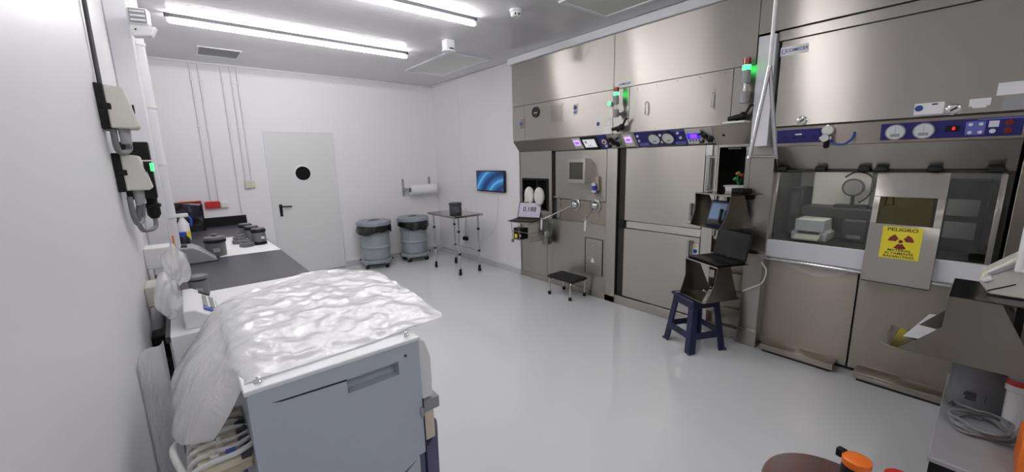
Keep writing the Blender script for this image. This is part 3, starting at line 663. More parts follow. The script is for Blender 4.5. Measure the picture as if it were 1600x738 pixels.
# name plate above tower light
q = MB(WX(UX, 2.455, 2.303)).box(-.085, .085, -.016, .016, 0, .002).build('name_plate', 'paper', label='small white plate with blue lettering above the left signal light', cat='name plate')
MB(WX(UX-.002, 2.455, 2.303)).text('COMECER', .026, (.008, 0, .0006), True, 1.15).build('plate_lettering', 'inkblue', q)
# signal lights
def signal(y, z, s, lab):
    t = thing('signal_light', lab, 'signal light', (UX, y, z-.13*s), group='signal tower lights')
    x = UX-.075
    b = MB().cyl((x, y, z-.13*s), (x, y, z-.055*s), .030*s, .033*s, n=24).box(x, UX, y-.014, y+.014, z-.11*s, z-.08*s)
    b.build('base', 'greyp', t, smooth=30)
    MB().cyl((x, y, z-.055*s), (x, y, z-.0*s), .012*s).build('stem', 'chrome', t)
    MB().cyl((x, y, z), (x, y, z+.085*s), .027*s, n=24).build('tube', 'greyp', t)
    MB().cyl((x, y, z+.085*s), (x, y, z+.118*s), .027*s, n=24).build('green_lens', 'green', t)
    MB().cyl((x, y, z+.118*s), (x, y, z+.160*s), .027*s, n=24).build('red_lens', 'redlens', t)
    MB().cyl((x, y, z+.160*s), (x, y, z+.168*s), .024*s, n=24).build('cap', 'greyp', t)
signal(2.485, 2.115, .95, 'signal light lit green under a red lens, beside the left name plate')
signal(1.315, 2.13, 1.1, 'signal light lit green under a red lens, above the clamp shelf near the pull rod')
# black clamps
def clamp(y, z, lab, shelf):
    t = thing('clamp_knob', lab, 'clamp', (UX-.03, y, z))
    MB().cyl((UX-.05, y+.07, z+.018), (UX-.05, y-.03, z+.03), .016, .024).build('barrel', 'black', t)
    MB().ball((UX-.05, y-.04, z+.032), .032).build('ball_head', 'black', t)
    MB().tube([(UX-.05, y-.05, z+.04), (UX-.05, y-.085, z+.105), (UX-.05, y-.10, z+.10)], .011, smooth=3).build('lever', 'black', t)
    MB().cyl((UX-.06, y, z-.002 if shelf else z+.0), (UX-.0, y, z+.02), .014).build('mount', 'black', t)
clamp(2.47, 1.862, 'black clamp with a raised lever below the left signal light', 0)
clamp(1.36, 1.862, 'black clamp with a raised lever on the thin shelf below the right signal light', 1)
MB().box(UX-.13, UX, 1.28, 1.44, 1.842, 1.856).build('thin_shelf', 'white', label='thin white shelf under the clamp beside the pull rod', cat='shelf', bevel=.002)
# flowers
t = thing('planter', 'small white planter standing in the dark steel niche', 'planter', (3.66, 1.415, 1.27))
MB().prism([(3.625, 1.485, 1.27), (3.625, 1.345, 1.27), (3.625, 1.333, 1.335), (3.625, 1.50, 1.335)], (.10, 0, 0)).build('trough', 'white', t, bevel=.004)
MB().box(3.618, 3.732, 1.325, 1.508, 1.335, 1.345).build('rim', 'white', t, bevel=.003)
for y, z, r, m, lab in ((1.43, 1.40, .022, 'leafg', 'green ball flower in the white planter'), (1.415, 1.445, .020, 'flowy', 'yellow flower in the white planter'), (1.375, 1.43, .024, 'flowr', 'dark red flower in the white planter')):
    t = thing('flower', lab, 'flower', (3.67, y, 1.34))
    MB().tube([(3.67, 1.41, 1.34), (3.67, y, z)], .003, n=6).build('stem', 'leafg', t)
    b = MB()
    for i in range(9):
        a = i*2.4; e = .5*math.cos(i*1.7); b.ball((3.67+r*.55*math.cos(a), y+r*.55*math.sin(a), z+r*.5*e), r*.55, u=10, v=6)
    b.build('bloom', m, t)

# --- BRACKET STAND by the middle cell: two bent steel monitor cradles
def bracket(lab, loc, rotz, wd, dp, ht, front, slot=False, arm=0):
    t = thing('steel_cradle', lab, 'steel cradle', loc, rotz, group='bent steel cradles'); T = MATS[t]; th = .004
    MB(T).box(-wd/2, wd/2, 0, dp, ht-th, ht).build('top_plate', 'blackgl', t)
    MB(T).box(-wd/2, wd/2, -.003, .0, ht-.010, ht).build('top_edge', 'steel', t)
    for sx in (-1, 1):
        x = sx*(wd/2-th/2)
        pts = [(0, 0, ht-th), (0, dp*.42, ht-th), (0, dp*.62, ht*.5), (0, dp*.84, .0), (0, -front*.85, 0), (0, -front*.55, ht*.16), (0, -.004, ht*.5)]
        xb = sx*(wd/2-.03)
        b = MB(T)
        P3 = [(x if p[2] > ht*.9 else (x+(xb-x)*(1-p[2]/ht)), p[1], p[2]) for p in pts]
        b.prism(P3, (-sx*th, 0, 0)); b.build('side_panel', 'steel4', t)
    MB(T).box(-wd/2+.03, wd/2-.03, -front, dp*.98, 0, th).build('tray', 'pol', t)
    MB(T).prism([(-wd/2+.03, -front, 0), (-wd/2+.03, -front-.022, .006), (-wd/2+.03, -front-.03, .012), (-wd/2+.03, -front-.022, .011), (-wd/2+.03, -front, th)], (wd-.06, 0, 0)).build('lip', 'steel', t)
    MB(T).box(-.02, .02, dp*.55, dp*.62, th, ht-th).build('back_post', 'black', t)
    if arm: MB(T).box(-.05, .05, dp, dp+arm, ht-.06, ht-.005).box(-.03, .09, dp*.7, dp, ht, ht+.035).build('swivel_arm', 'black', t, bevel=.004)
    return t
R = math.radians(245.2)
bracket('steel cradle on the cell wall holding the blue meter, topmost', (3.262, 1.44, 1.035), R, .39, .30, .265, .07, arm=.06)
bracket('steel cradle standing on the navy stool under the black laptop', (3.176, 1.455, .457), R, .37, .29, .295, .075)
laptop('black laptop with a dark screen on the lower steel cradle', (3.176+.91*.145, 1.455-.42*.145, .753), R, .35, .25, 12, 'blackgl')
# blue meter
t = thing('radiation_meter', 'blue handheld meter with a lit display leaning inside the top cradle', 'meter', (3.30, 1.425, 1.04), math.radians(262))
F = MATS[t] @ Matrix.Translation((.0, .0, .003)) @ Matrix.Rotation(math.radians(68), 4, 'X')
MB(F).box(-.085, .085, 0, .215, -.03, 0).build('casing', 'navy', t, bevel=.012)
MB(F).box(-.062, .062, .055, .185, .0005, .003).build('display', 'tablet', t)
MB(F).box(-.07, .07, .012, .04, .0005, .006).build('key_row', 'black', t, bevel=.002)
MB(F).cyl((.045, .02, .02), (.045, .11, .03), .011).ball((.045, .12, .03), .015).build('probe', 'black', t)
MB().tube([(3.43, 1.10, .77), (3.46, 1.07, .70), (3.46, 1.09, .60), (3.42, 1.14, .56), (3.36, 1.19, .53)], .006, smooth=6).build('laptop_cable', 'cablew', label='white cable looping from the black laptop to the steel cradle', cat='cable')
MB().tube([(3.18, 1.42, .52), (3.22, 1.40, .49), (3.24, 1.36, .465), (3.20, 1.32, .464)], .005, smooth=6).build('mouse_cable', 'cablew', label='short white cable lying in the lower steel cradle', cat='cable')
# navy stool
t = thing('plastic_stool', 'navy blue plastic stool under the lower steel cradle', 'stool', (3.245, 1.505, 0), math.radians(64)); T = MATS[t]
MB(T).box(-.145, .145, -.145, .145, .425, .452).build('seat', 'navy', t, bevel=.015, seg=3)
b0, b1 = .175, .125
for sx in (-1, 1):
    for sy in (-1, 1):
        pts = []
        for bb_, z in ((b0, .0), (b0-.004, .03), (b1, .43)):
            w2 = .062 if z < .1 else .058
            pts.append([Vector((sx*bb_, sy*bb_, z)), Vector((sx*(bb_-w2), sy*bb_, z)), Vector((sx*(bb_-w2), sy*(bb_-.012), z)), Vector((sx*(bb_-.012), sy*(bb_-.012), z)), Vector((sx*(bb_-.012), sy*(bb_-w2), z)), Vector((sx*bb_, sy*(bb_-w2), z))])
        g = MB(T)
        vs = [[g.bm.verts.new(p) for p in r] for r in pts]
        for a, c_ in zip(vs, vs[1:]):
            for i in range(6): g.bm.faces.new((a[i], a[(i+1) % 6], c_[(i+1) % 6], c_[i]))
        g.bm.faces.new(vs[0]); g.bm.faces.new(vs[-1][::-1])
        l = g.build('leg', 'navy', t, bevel=.008)
        MB(T).ball((sx*(b0-.008), sy*(b0-.008), .012), .02, (1, 1, .6)).build('foot', 'navy', l)
for k in range(4):
    Q = T @ Matrix.Rotation(k*PI/2, 4, 'Z')
    MB(Q).prism([(-.135, -.162, .12), (.135, -.162, .12), (.130, -.155, .175), (-.130, -.155, .175)], (0, .010, 0)).build('stretcher', 'navy', t, bevel=.003)
    MB(Q).prism([(-.125, -.136, .36), (-.07, -.136, .375), (.07, -.136, .375), (.125, -.136, .36), (.125, -.128, .43), (-.125, -.128, .43)], (0, .010, 0)).build('apron', 'navy', t, bevel=.003)
# step stool
t = thing('step_stool', 'low step stool with black top and chrome legs before the left hot cell', 'step stool', (3.40, 3.13, 0))
MB().box(3.27, 3.53, 2.92, 3.32, .205, .238).build('step_top', 'rubber', t, bevel=.010)
for y in (2.955, 3.285):
    MB().tube([(3.275, y, .02), (3.275, y, .15), (3.295, y, .195), (3.33, y, .198), (3.47, y, .198), (3.505, y, .195), (3.525, y, .15), (3.525, y, .02)], .0125, smooth=4).build('leg_hoop', 'chrome', t)
    for x in (3.275, 3.525): MB().cyl((x, y, 0), (x, y, .04), .019).build('rubber_foot', 'rubber', t)

# ================================================================== RIGHT HOOD
C = thing('shielded_hood', 'right steel hood with glass sash, blue gauge panels and sliding shield', 'fume hood', (3.9, .54, 0))
HX = 3.50
MB().box(HX, 4.35, -.06, 1.125, 1.80, 2.395).build('upper_door', 'steel', C, bevel=.002)
MB().box(HX-.004, 4.35, -.06, 1.148, 2.402, 2.468).build('upper_rail', 'steel', C, bevel=.002)
for z in (1.788, 2.395): MB().box(HX+.01, 4.35, -.06, 1.125, z, z+.0095).build('shadow_gap', 'dark', C)
MB().prism([(HX, 1.125, 1.788), (3.53, 1.125, 1.655), (4.35, 1.125, 1.655), (4.35, 1.125, 1.788)], (0, -1.185, 0)).build('control_band', 'steel3', C)
MB().prism([(3.53, 1.125, 1.652), (3.655, 1.125, 1.475), (4.35, 1.125, 1.475), (4.35, 1.125, 1.652)], (0, -1.185, 0)).build('sloped_canopy', 'steel2', C)
# chamber
MB().box(3.66, 4.35, 1.125, 1.145, .76, 1.66).box(3.66, 4.35, -.06, -.03, .76, 1.66).box(4.33, 4.35, -.03, 1.125, .93, 1.475).box(3.63, 4.35, -.03, 1.125, .90, .93).build('chamber', 'dark', C)
MB().box(4.315, 4.328, .0, 1.10, .935, 1.47).build('chamber_back', 'dark', C)
MB().box(4.10, 4.13, .62, .98, 1.18, 1.46).build('white_backboard', 'white', C)
MB().box(3.75, 3.79, .30, 1.05, 1.458, 1.474).build('added_chamber_light', emit('added_chamber_glow', (255, 246, 230), 15.0), C)  # added glowing strip, brightens the printer and board inside the hood
MB().box(3.9, 4.15, .55, 1.0, 1.10, 1.18).build('inner_ledge', 'dark', C, bevel=.01)
sash = MB().prism([(3.612, 1.12, .935), (3.668, 1.12, 1.475), (3.672, 1.12, 1.475), (3.616, 1.12, .935)], (0, -1.145, 0)).build('glass_sash', 'glass', C)
for y in (1.13, -.012): MB().prism([(3.606, y, .93), (3.662, y, 1.475), (3.678, y, 1.475), (3.622, y, .93)], (0, -.024, 0)).build('sash_edge', 'steel2', sash)
MB().box(3.642, 3.665, -.03, 1.125, 1.462, 1.478).build('sash_rail', 'dark', C)
for y in (1.08, .836, .593, .504, .258, .015):
    q = MB(WX(3.64, y, 1.482)).box(-.034, .034, -.018, .024, 0, .035).build('clamp_knob', 'black', C, bevel=.012)
    MB(WX(3.605, y, 1.482)).box(-.03, .03, -.008, .012, 0, .006).build('knob_bar', 'rubber', q)
MB().box(3.606, 3.66, -.06, 1.165, .785, .925).build('sill', 'trim', C, bevel=.006)
MB().cyl((3.612, 1.15, .768), (3.612, -.06, .768), .014).box(3.612, 3.66, -.06, 1.15, .755, .788).build('rail_tube', 'chrome', C)
MB().box(3.65, 4.35, .549, 1.135, .03, .752).build('left_lower_panel', 'steel3', C, bevel=.003)
MB().box(3.65, 4.35, -.06, .541, .03, .752).build('right_lower_panel', 'steel3', C, bevel=.003)
MB().box(3.68, 4.35, -.06, 1.135, 0, .76).build('inner_frame', 'dark', C)
MB().prism([(3.6495, 1.05, .752), (3.6495, .60, .752), (3.6495, .66, .70), (3.6495, .80, .672), (3.6495, .92, .70)], (-.002, 0, 0)).build('rail_reflection', 'steel2', C)  # curved reflection under the rail, put in as a thin steel shape
for y0, y1 in ((.60, 1.085), (.02, .485)):
    q = MB().box(3.515, 3.655, y0, y1, .045, .068).box(3.515, 3.527, y0, y1, .022, .045).build('foot_plate', 'steel3', C, bevel=.002)
    MB().box(3.53, 3.655, y0+.02, y1-.02, .0, .045).build('plate_support', 'dark', q)
MB().box(3.62, 4.35, -.9, -.075, 0, 2.47).build('end_column', 'steel3', label='plain steel column right of the hood', cat='steel panel', bevel=.004)
# upper door things
q = MB(WX(HX, 1.045, 2.325)).box(-.085, .085, -.030, .030, 0, .002).build('brand_plate', 'paper', C)
MB(WX(HX-.002, 1.045, 2.325)).text('COMECER', .029, (.018, 0, .0006), True, 1.0).build('plate_lettering', 'inkblue', q)
MB(WX(HX-.002, 1.045, 2.325)).box(-.074, -.070, -.012, .016, .0002, .001).box(-.074, -.050, -.016, -.012, .0002, .001).box(-.054, -.050, -.012, .016, .0002, .001).box(-.074, -.058, .013, .016, .0002, .001).build('plate_emblem', 'midblue', q)
for y in (.951, .215):
    k = MB(WX(HX, y, 1.83)).lathe([(.032, 0), (.032, .006), (.024, .010), (.02, .010)], n=24).build('lock', 'chrome', C)
    MB(WX(HX-.010, y, 1.83)).box(-.016, .016, -.005, .005, 0, .006, Matrix.Rotation(.6, 4, 'Z')).build('lock_slot', 'ink', k)
k = MB(WX(HX, .318, 1.845)).box(-.062, .062, -.033, .033, 0, .001).build('paper_label', 'paper', C)
MB(WX(HX-.001, .36, 1.85)).cyl((0, 0, 0), (0, 0, .0008), .018).build('label_disc', 'inkblue', k)
MB(WX(HX-.001, .295, 1.868)).box(-.012, .012, -.004, .004, 0, .0008).build('label_print', 'ink', k)
MB(WX(HX, .12, 1.858)).box(-.04, .04, -.02, .02, 0, .001).box(-.026, .026, -.03, -.02, 0, .001).build('small_label', 'paper', C)
MB(WX(HX, .015, 1.915)).box(-.05, .07, -.03, .035, 0, .001).build('taped_note', 'paper', C)
MB(WX(HX, .0, 1.84)).box(-.04, .055, -.035, .035, 0, .001).build('lower_note', 'greyp', C)
# blue panels on band
def hb(y): return FR((3.5155, y, 1.7215), (0, -1, 0), (-.03, 0, .133))
f = hb(.965)
q = MB(f).box(-.137, .137, -.045, .05, 0, .006).build('blank_panel', 'panelblue', C, bevel=.002)
MB(f).box(-.125, .125, -.036, .041, .006, .009).build('panel_face', 'panelblue', q, bevel=.002)
for i in range(4): MB(f).cyl((-.09+i*.06, -.005, .009), (-.09+i*.06, -.005, .013), .011, n=12).build('dark_button', 'navy', q)
MB(f).box(-.02, .02, .012, .022, .009, .0105).build('white_tag', 'knob', q)
f = hb(.235)
q = MB(f).box(-.285, .285, -.052, .05, 0, .006).build('gauge_panel', 'panelblue', C, bevel=.002)
for x in (-.215, -.09):
    g = MB(f).lathe([(.047, .006), (.048, .014), (.042, .015)], (x, -.002, 0), 32).build('gauge_rim', 'greyp', q)
    MB(f).cyl((x, -.002, .010), (x, -.002, .0156), .0415, n=32).build('gauge_dial', 'gauge', g)
    MB(f).box(x-.022, x+.022, -.03, -.012, .0158, .0164).box(x-.001, x+.001, -.012, .03, .0158, .0164).build('gauge_scale', 'greyp', g)
MB(f).box(-.0, .055, -.014, .018, .006, .009).build('digit_window', 'blackgl', q)
MB(f).text('8', .026, (.032, .002, .0095), True).build('red_digit', 'redled', q)
MB(f).box(.078, .152, -.04, .036, .006, .0075).build('key_field', 'midblue', q)
for x, y in ((.096, .02), (.135, .02), (.096, -.025), (.135, -.025)): MB(f).cyl((x, y, .0075), (x, y, .012), .009, n=14).build('push_button', 'knob', q)
MB(f).box(.163, .20, .0, .034, .006, .009).cyl((.18, -.022, .006), (.18, -.022, .012), .012).build('white_key', 'knob', q)
for y in (.02, -.022): MB(f).lathe([(.016, .006), (.016, .010), (.008, .011)], (.235, y, 0), 20).build('red_button', 'maroon', q)
MB(f).box(.12, .28, .041, .048, .006, .0068).build('printed_strip', 'midblue', q)
# pressure regulator with little gauge
t = thing('pressure_regulator', 'small pressure gauge with valve and blue hose on the hood control band', 'pressure gauge', (3.48, .79, 1.66))
MB(WX(3.50, .79, 1.752)).lathe([(.034, 0), (.036, .018), (.030, .020)], n=28).build('gauge_case', 'steel', t)
MB(WX(3.48, .79, 1.752)).cyl((0, 0, 0), (0, 0, .0015), .029, n=28).build('gauge_dial', 'gauge', t)
MB(WX(3.51, .80, 1.70)).cyl((0, 0, 0), (0, 0, .05), .026).box(-.035, .035, -.012, .012, .0, .03).build('valve_body', 'chrome', t, bevel=.002)
MB(WX(3.46, .80, 1.69)).cyl((.012, -.02, -.02), (.02, -.045, .02), .018).build('valve_knob', 'black', t)
MB().tube([(3.49, .77, 1.685), (3.47, .74, 1.66), (3.47, .69, 1.655), (3.49, .655, 1.69), (3.515, .65, 1.73)], .007, smooth=6).build('blue_hose', 'blue', t)
# sliding shield
SH = FR((3.594, .354, 1.10), (0, -1, 0), (.110, 0, .738))
t = thing('sliding_shield', 'steel shield plate with yellow window and radiation sign hung before the glass', 'shield', (3.56, .357, .73))
b = MB(SH); hw, hh = .168, .375
b.box(-hw, hw, .205, hh, -.024, 0).box(-hw, hw, -hh, .025, -.024, 0).box(-hw, -.135, .025, .205, -.024, 0).box(.132, hw, .025, .205, -.024, 0)
b.build('plate', 'steel2', t, bevel=.002)
MB(SH).box(-.135, .132, .025, .205, -.018, -.010).build('lead_window', 'leadglass', t)
MB(SH).box(-.165, .165, -.372, -.366, 0, .003).build('bottom_seam', 'dark', t)
k = MB(SH).box(-.095, .095, -.198, .012, .0005, .002).build('warning_sign', 'yellow', t)
for tx, sz, y in (('PELIGRO', .030, -.008), ('MATERIAL', .020, -.143), ('ALTAMENTE', .020, -.163), ('RADIACTIVO', .020, -.184)):
    MB(SH).text(tx, sz, (0, y, .0026), True, 1.25).build('sign_lettering', 'ink', k)
b = MB(SH); cy = -.083
for a0 in (30, 150, 270):
    pts = [(.016*1.35*math.cos(math.radians(a0+q)), cy+.016*math.sin(math.radians(a0+q)), .0024) for q in range(-30, 31, 10)]
    pts = [(1.2*.018*math.cos(math.radians(a0+q)), cy+.018*math.sin(math.radians(a0+q)), .0024) for q in range(-30, 31, 10)]
    pts += [(1.2*.051*math.cos(math.radians(a0+q)), cy+.051*math.sin(math.radians(a0+q)), .0024) for q in range(30, -31, -10)]
    b.poly(pts)
b.cyl((0, cy, .0022), (0, cy, .0027), .011)
b.build('trefoil', 'maroon', k)
# things inside the hood
t = thing('label_printer', 'white box printer standing inside the hood behind the glass', 'printer', (3.83, .91, .93))
MB().box(3.73, 3.96, .775, 1.005, .93, .995).box(3.745, 3.96, .79, .99, .995, 1.005).build('printer_base', 'white', t, bevel=.006)
MB().box(3.725, 3.95, .795, .985, 1.0, 1.095).build('top_cover', 'white', t, bevel=.008)
MB().prism([(3.73, .97, .955), (3.64, .97, .945), (3.64, .97, .955), (3.73, .97, .985)], (0, -.16, 0)).build('paper_tray', 'offwhite', t)
MB().box(3.722, 3.726, .82, .96, .985, .998).build('paper_slot', 'black', t)
t = thing('round_gauge', 'large round grey gauge on a stand inside the hood before the white board', 'gauge', (3.90, .60, 1.18))
MB().cyl((4.0, .70, 1.18), (4.0, .70, 1.30), .012).box(3.93, 4.05, .60, .80, 1.18, 1.20).build('stand', 'black', t)
MB(WX(3.98, .70, 1.335)).lathe([(.05, -.03), (.065, -.02), (.068, .02), (.060, .026), (.056, .02)], n=36).build('case', 'leadd', t)
MB(WX(3.98, .70, 1.335)).cyl((0, 0, .015), (0, 0, .021), .055, n=32).build('dial', 'lead', t)
MB().tube([(3.99, .66, 1.22), (3.98, .61, 1.27), (3.99, .585, 1.36), (4.0, .62, 1.43), (4.0, .70, 1.45), (4.0, .76, 1.41)], .006, smooth=6).build('loop_hose', 'black', t)
MB(WX(4.0, .52, 1.37)).tube([(.05*.5*math.cos(a*PI/8), .075*math.sin(a*PI/8), 0) for a in range(16)], .005, closed=True).build('hanging_ring', 'black', label='thin black hose ring hanging inside the hood right of the round gauge', cat='hose')
ob = MB().box(3.85, 4.1, .57, .71, .93, 1.10).build('instrument_box', 'leadd', bevel=.01, label='dark instrument box inside the hood right of the white printer', cat='instrument')
MB().box(3.846, 3.85, .60, .68, .96, .985).build('front_slot', 'greyp', ob)
ob = MB().box(3.95, 4.25, 1.02, 1.10, .93, 1.32).build('dark_cabinet', 'black', bevel=.006, label='tall dark cabinet inside the hood left corner', cat='cabinet')
MB().box(3.946, 3.95, 1.035, 1.085, 1.1, 1.28).build('cabinet_face', 'leadd', ob)
t = thing('instrument_rack', 'dark rack of white modules inside the hood right end', 'instrument', (4.0, .13, .93))
MB().box(3.93, 4.25, .02, .26, .93, 1.40).build('rack_frame', 'black', t, bevel=.004)
for z in (1.02, 1.17): MB().box(3.92, 3.93, .05, .23, z, z+.11).build('module', 'greyp', t, bevel=.003)
MB().box(3.70, 3.85, .19, .21, .93, 1.42).build('post', 'black', t)

# ================================================================== SHOWER PULL ROD
t = thing('pull_rod', 'steel emergency shower pull rod with a triangular handle hanging from the ceiling', 'pull handle', (2.1, .70, CZ))
MB().cyl((1.933, .658, CZ), (1.933, .658, 1.95), .0075, n=14).build('rod', 'cablew', t)
def rnd(p, q, r, k=.022): return [p+(q-p).normalized()*((q-p).length-k), q, q+(r-q).normalized()*k]
a_ = Vector((1.933, .658, 1.956)); b_ = Vector((1.887, .688, 1.593)); c_ = Vector((1.972, .617, 1.590))
pts = [a_]+rnd(a_, b_, c_)+rnd(b_, c_, a_)+[a_]
MB().tube(pts, .008, n=12, smooth=4).build('handle', 'chrome', t)
MB().cyl((1.933, .658, CZ-.012), (1.933, .658, CZ), .035).build('ceiling_rose', 'white', t)

# ================================================================== RIGHT FOREGROUND
t = thing('low_cabinet', 'low grey cabinet with a pale top at the lower right corner', 'cabinet', (2.5, -.25, 0))
MB().box(2.085, 2.95, -.60, .030, .02, .43).build('body', 'black', t, bevel=.004)
MB().box(2.065, 2.97, -.62, .036, .43, .45).build('top', 'greyp', t, bevel=.003)
for x in (2.14, 2.9):
    for y in (-.56, -.01): MB().cyl((x, y, 0), (x, y, .02), .02).build('foot', 'rubber', t)
t = thing('grey_drum', 'grey metal drum on the low cabinet under the right steel cradle', 'drum', (2.68, -.075, .45))
MB().lathe([(.098, 0), (.10, .006), (.10, .27), (.096, .281)], (2.66, -.075, .45), 40).build('drum_body', 'lead', t)
F = FR((2.562, -.06, .53), (0, -1, 0), (0, 0, 1))
MB(F).box(-.03, .03, -.02, .02, 0, .001).box(-.035, -.02, .0, .012, .001, .002).build('type_label', 'leadd', t)
t2 = bracket('steel cradle on the grey drum at the right edge holding the grey handset', (2.515, .066, .734), math.radians(180), .345, .33, .287, .15, slot=True)
pp = MB().prism([(2.53, .19, .742), (2.55, .10, .742), (2.80, .06, .80), (2.78, .13, .80)], (0, 0, .003)).build('folded_paper', 'paper', label='folded white paper on the tray of the right steel cradle', cat='paper')
# handset / reader on top of the cradle
t = thing('handset_reader', 'pale grey tilted reader with a handset standing on the right steel cradle', 'reader', (2.5, -.1, 1.021))
F = FR((2.46, -.0, 1.0215), (0, -1, 0), (0, 0, 1))
MB(F).prism([(.0, .055, 0), (.035, .0, 0), (.22, .0, 0), (.22, .28, 0), (.12, .20, 0), (.01, .085, 0)], (0, 0, -.13)).build('body', 'offwhite', t, bevel=.008)
MB(F).prism([(.02, .088, .002), (.11, .165, .002), (.115, .15, .002), (.035, .08, .002)], (0, 0, .004)).build('handset', 'greyp', t, bevel=.002)
MB(F).box(.03, .06, .03, .045, 0, .012, Matrix.Rotation(.6, 4, 'Z') @ Matrix.Translation((.01, .0, 0))).build('latch_button', 'white', t, bevel=.003)
MB(F).box(.03, .11, .0, .004, 0, .002, Matrix.Translation((.005, -.002, 0)) @ Matrix.Rotation(.55, 4, 'Z')).build('card_slot', 'black', t)
MB(F).box(.085, .25, .11, .40, .02, .05).build('screen_housing', 'white', t, bevel=.01)
MB(F).box(.10, .24, .13, .38, .0505, .052).build('front_panel', 'offwhite', t)
# coil, tube, small items on the cabinet
random.seed(5)
pts = []
for i in range(90):
    a = i*2*PI/22; r = .088+.012*math.sin(i*.9)
    pts.append((2.43+r*math.cos(a), -.09+r*.95*math.sin(a), .458+.0012*i*.35+.004*math.sin(i*1.3)))
pts += [(2.56, -.02, .48), (2.60, .0, .47), (2.57, .02, .46)]
MB().tube(pts, .006, n=8, smooth=2).build('coiled_hose', 'cable', label='grey coiled hose lying on the low cabinet top', cat='hose')
t = thing('sample_tube', 'white upright dispenser with a red and white band beside the grey drum', 'dispenser', (2.54, -.15, .45))
MB().lathe([(.022, 0), (.024, .01), (.027, .17), (.033, .175), (.033, .20)], (2.53, -.162, .45), 24).build('body', 'white', t)
MB().lathe([(.0335, .20), (.0335, .222)], (2.53, -.162, .45), 24).build('red_band', 'red', t)
MB().lathe([(.031, .222), (.031, .29), (.024, .297)], (2.53, -.162, .45), 24).build('cap', 'greyp', t)
sb = MB().box(2.56, 2.72, -.33, -.172, .45, .52).build('carton', 'white', bevel=.003, label='small white carton on the low cabinet at the right edge', cat='carton')
MB().box(2.555, 2.56, -.29, -.23, .47, .50).build('carton_label', 'paper', sb)
t = thing('orange_case', 'orange case cut off by the lower right edge', 'case', (2.2, -.28, .45))
MB().box(2.12, 2.32, -.40, -.172, .452, .60).build('case_body', 'orange', t, bevel=.012)
MB().tube([(2.22, -.20, .60), (2.22, -.22, .635), (2.22, -.34, .635), (2.22, -.36, .60)], .008, smooth=4).build('case_handle', 'black', t)
# round stool with bottles
t = thing('round_stool', 'round dark brown stool cut off by the bottom edge', 'stool', (1.40, .20, 0))
MB().lathe([(.13, .565), (.165, .572), (.17, .588), (.165, .598), (.05, .60)], (1.375, .205, 0), 48).build('seat', 'brown', t)
MB().cyl((1.375, .205, .06), (1.375, .205, .568), .024).build('post', 'chrome', t)
for k in range(5):
    a = k*2*PI/5+.4
    l = MB().tube([(1.375+.03*math.cos(a), .205+.03*math.sin(a), .10), (1.375+.20*math.cos(a), .205+.20*math.sin(a), .06)], .014).build('leg', 'chrome', t)
    MB().ball((1.375+.21*math.cos(a), .205+.21*math.sin(a), .028), .028).build('castor', 'rubber', l)
t = thing('orange_cap_bottle', 'black bottle with an orange flip cap on the round stool', 'bottle', (1.37, .145, .60))
bx, by = 1.395, .155
MB().lathe([(.032, .6005), (.034, .61), (.034, .70), (.028, .712)], (bx, by, 0), 28).build('bottle_body', 'black', t)
MB().lathe([(.033, .712), (.034, .716), (.034, .732), (.028, .736)], (bx, by, 0), 28).build('orange_cap', 'orange', t)
MB().box(-.01, .01, .028, .05, .712, .738, Matrix.Translation((bx, by, 0)) @ Matrix.Rotation(-.3, 4, 'Z')).build('cap_hinge', 'black', t, bevel=.003)
t = thing('red_cap_canister', 'white canister with a red cap standing on the floor at the bottom edge', 'canister', (1.85, .088, 0))
MB().lathe([(.09, 0), (.095, .01), (.095, .33), (.06, .37), (.035, .385), (.035, .41)], (1.85, .088, 0), 32).build('body', 'white', t)
MB().lathe([(.04, .41), (.041, .415), (.041, .45), (.034, .456)], (1.85, .088, 0), 28).build('cap', 'red', t)

# ================================================================== BENCH and what stands on it
t = thing('lab_bench', 'long lab bench with a dark top along the left wall', 'bench', (.2, 3.9, 0))
MB().box(-.13, .598, 2.15, 5.88, .872, .90).build('worktop', 'worktop', t, bevel=.003)
MB().box(-.13, .598, 5.88, 5.905, .872, 1.01).build('backsplash', 'black', t, bevel=.003)
MB().box(-.12, .56, 2.17, 5.86, .10, .872).build('carcass', 'white', t)
for i in range(6): MB().box(.56, .578, 2.18+i*.61, 2.78+i*.61, .12, .86).build('bench_door', 'white', t, bevel=.003)
MB().box(-.08, .50, 2.2, 5.84, 0, .10).build('plinth', 'greyp', t)
def sheet(name, pts, z, lab):
    MB().prism([(x, y, z) for x, y in pts], (0, 0, .0012)).build(name, 'paper', label=lab, cat='paper')
sheet('absorbent_paper', [(.135, 4.86), (.575, 4.90), (.596, 3.80), (.18, 3.84)], .9003, 'white absorbent paper under the grey pots on the bench')
MB().prism([(0, 2.80, .9003), (0, 2.145, .9003), (0, 2.140, .895), (0, 2.140, .70), (0, 2.1415, .70), (0, 2.1415, .895), (0, 2.1465, .9015), (0, 2.80, .9015)], (.70, 0, 0)).build('absorbent_paper', 'paper', label='white paper covering the near end of the bench', cat='paper').location.x += -.112
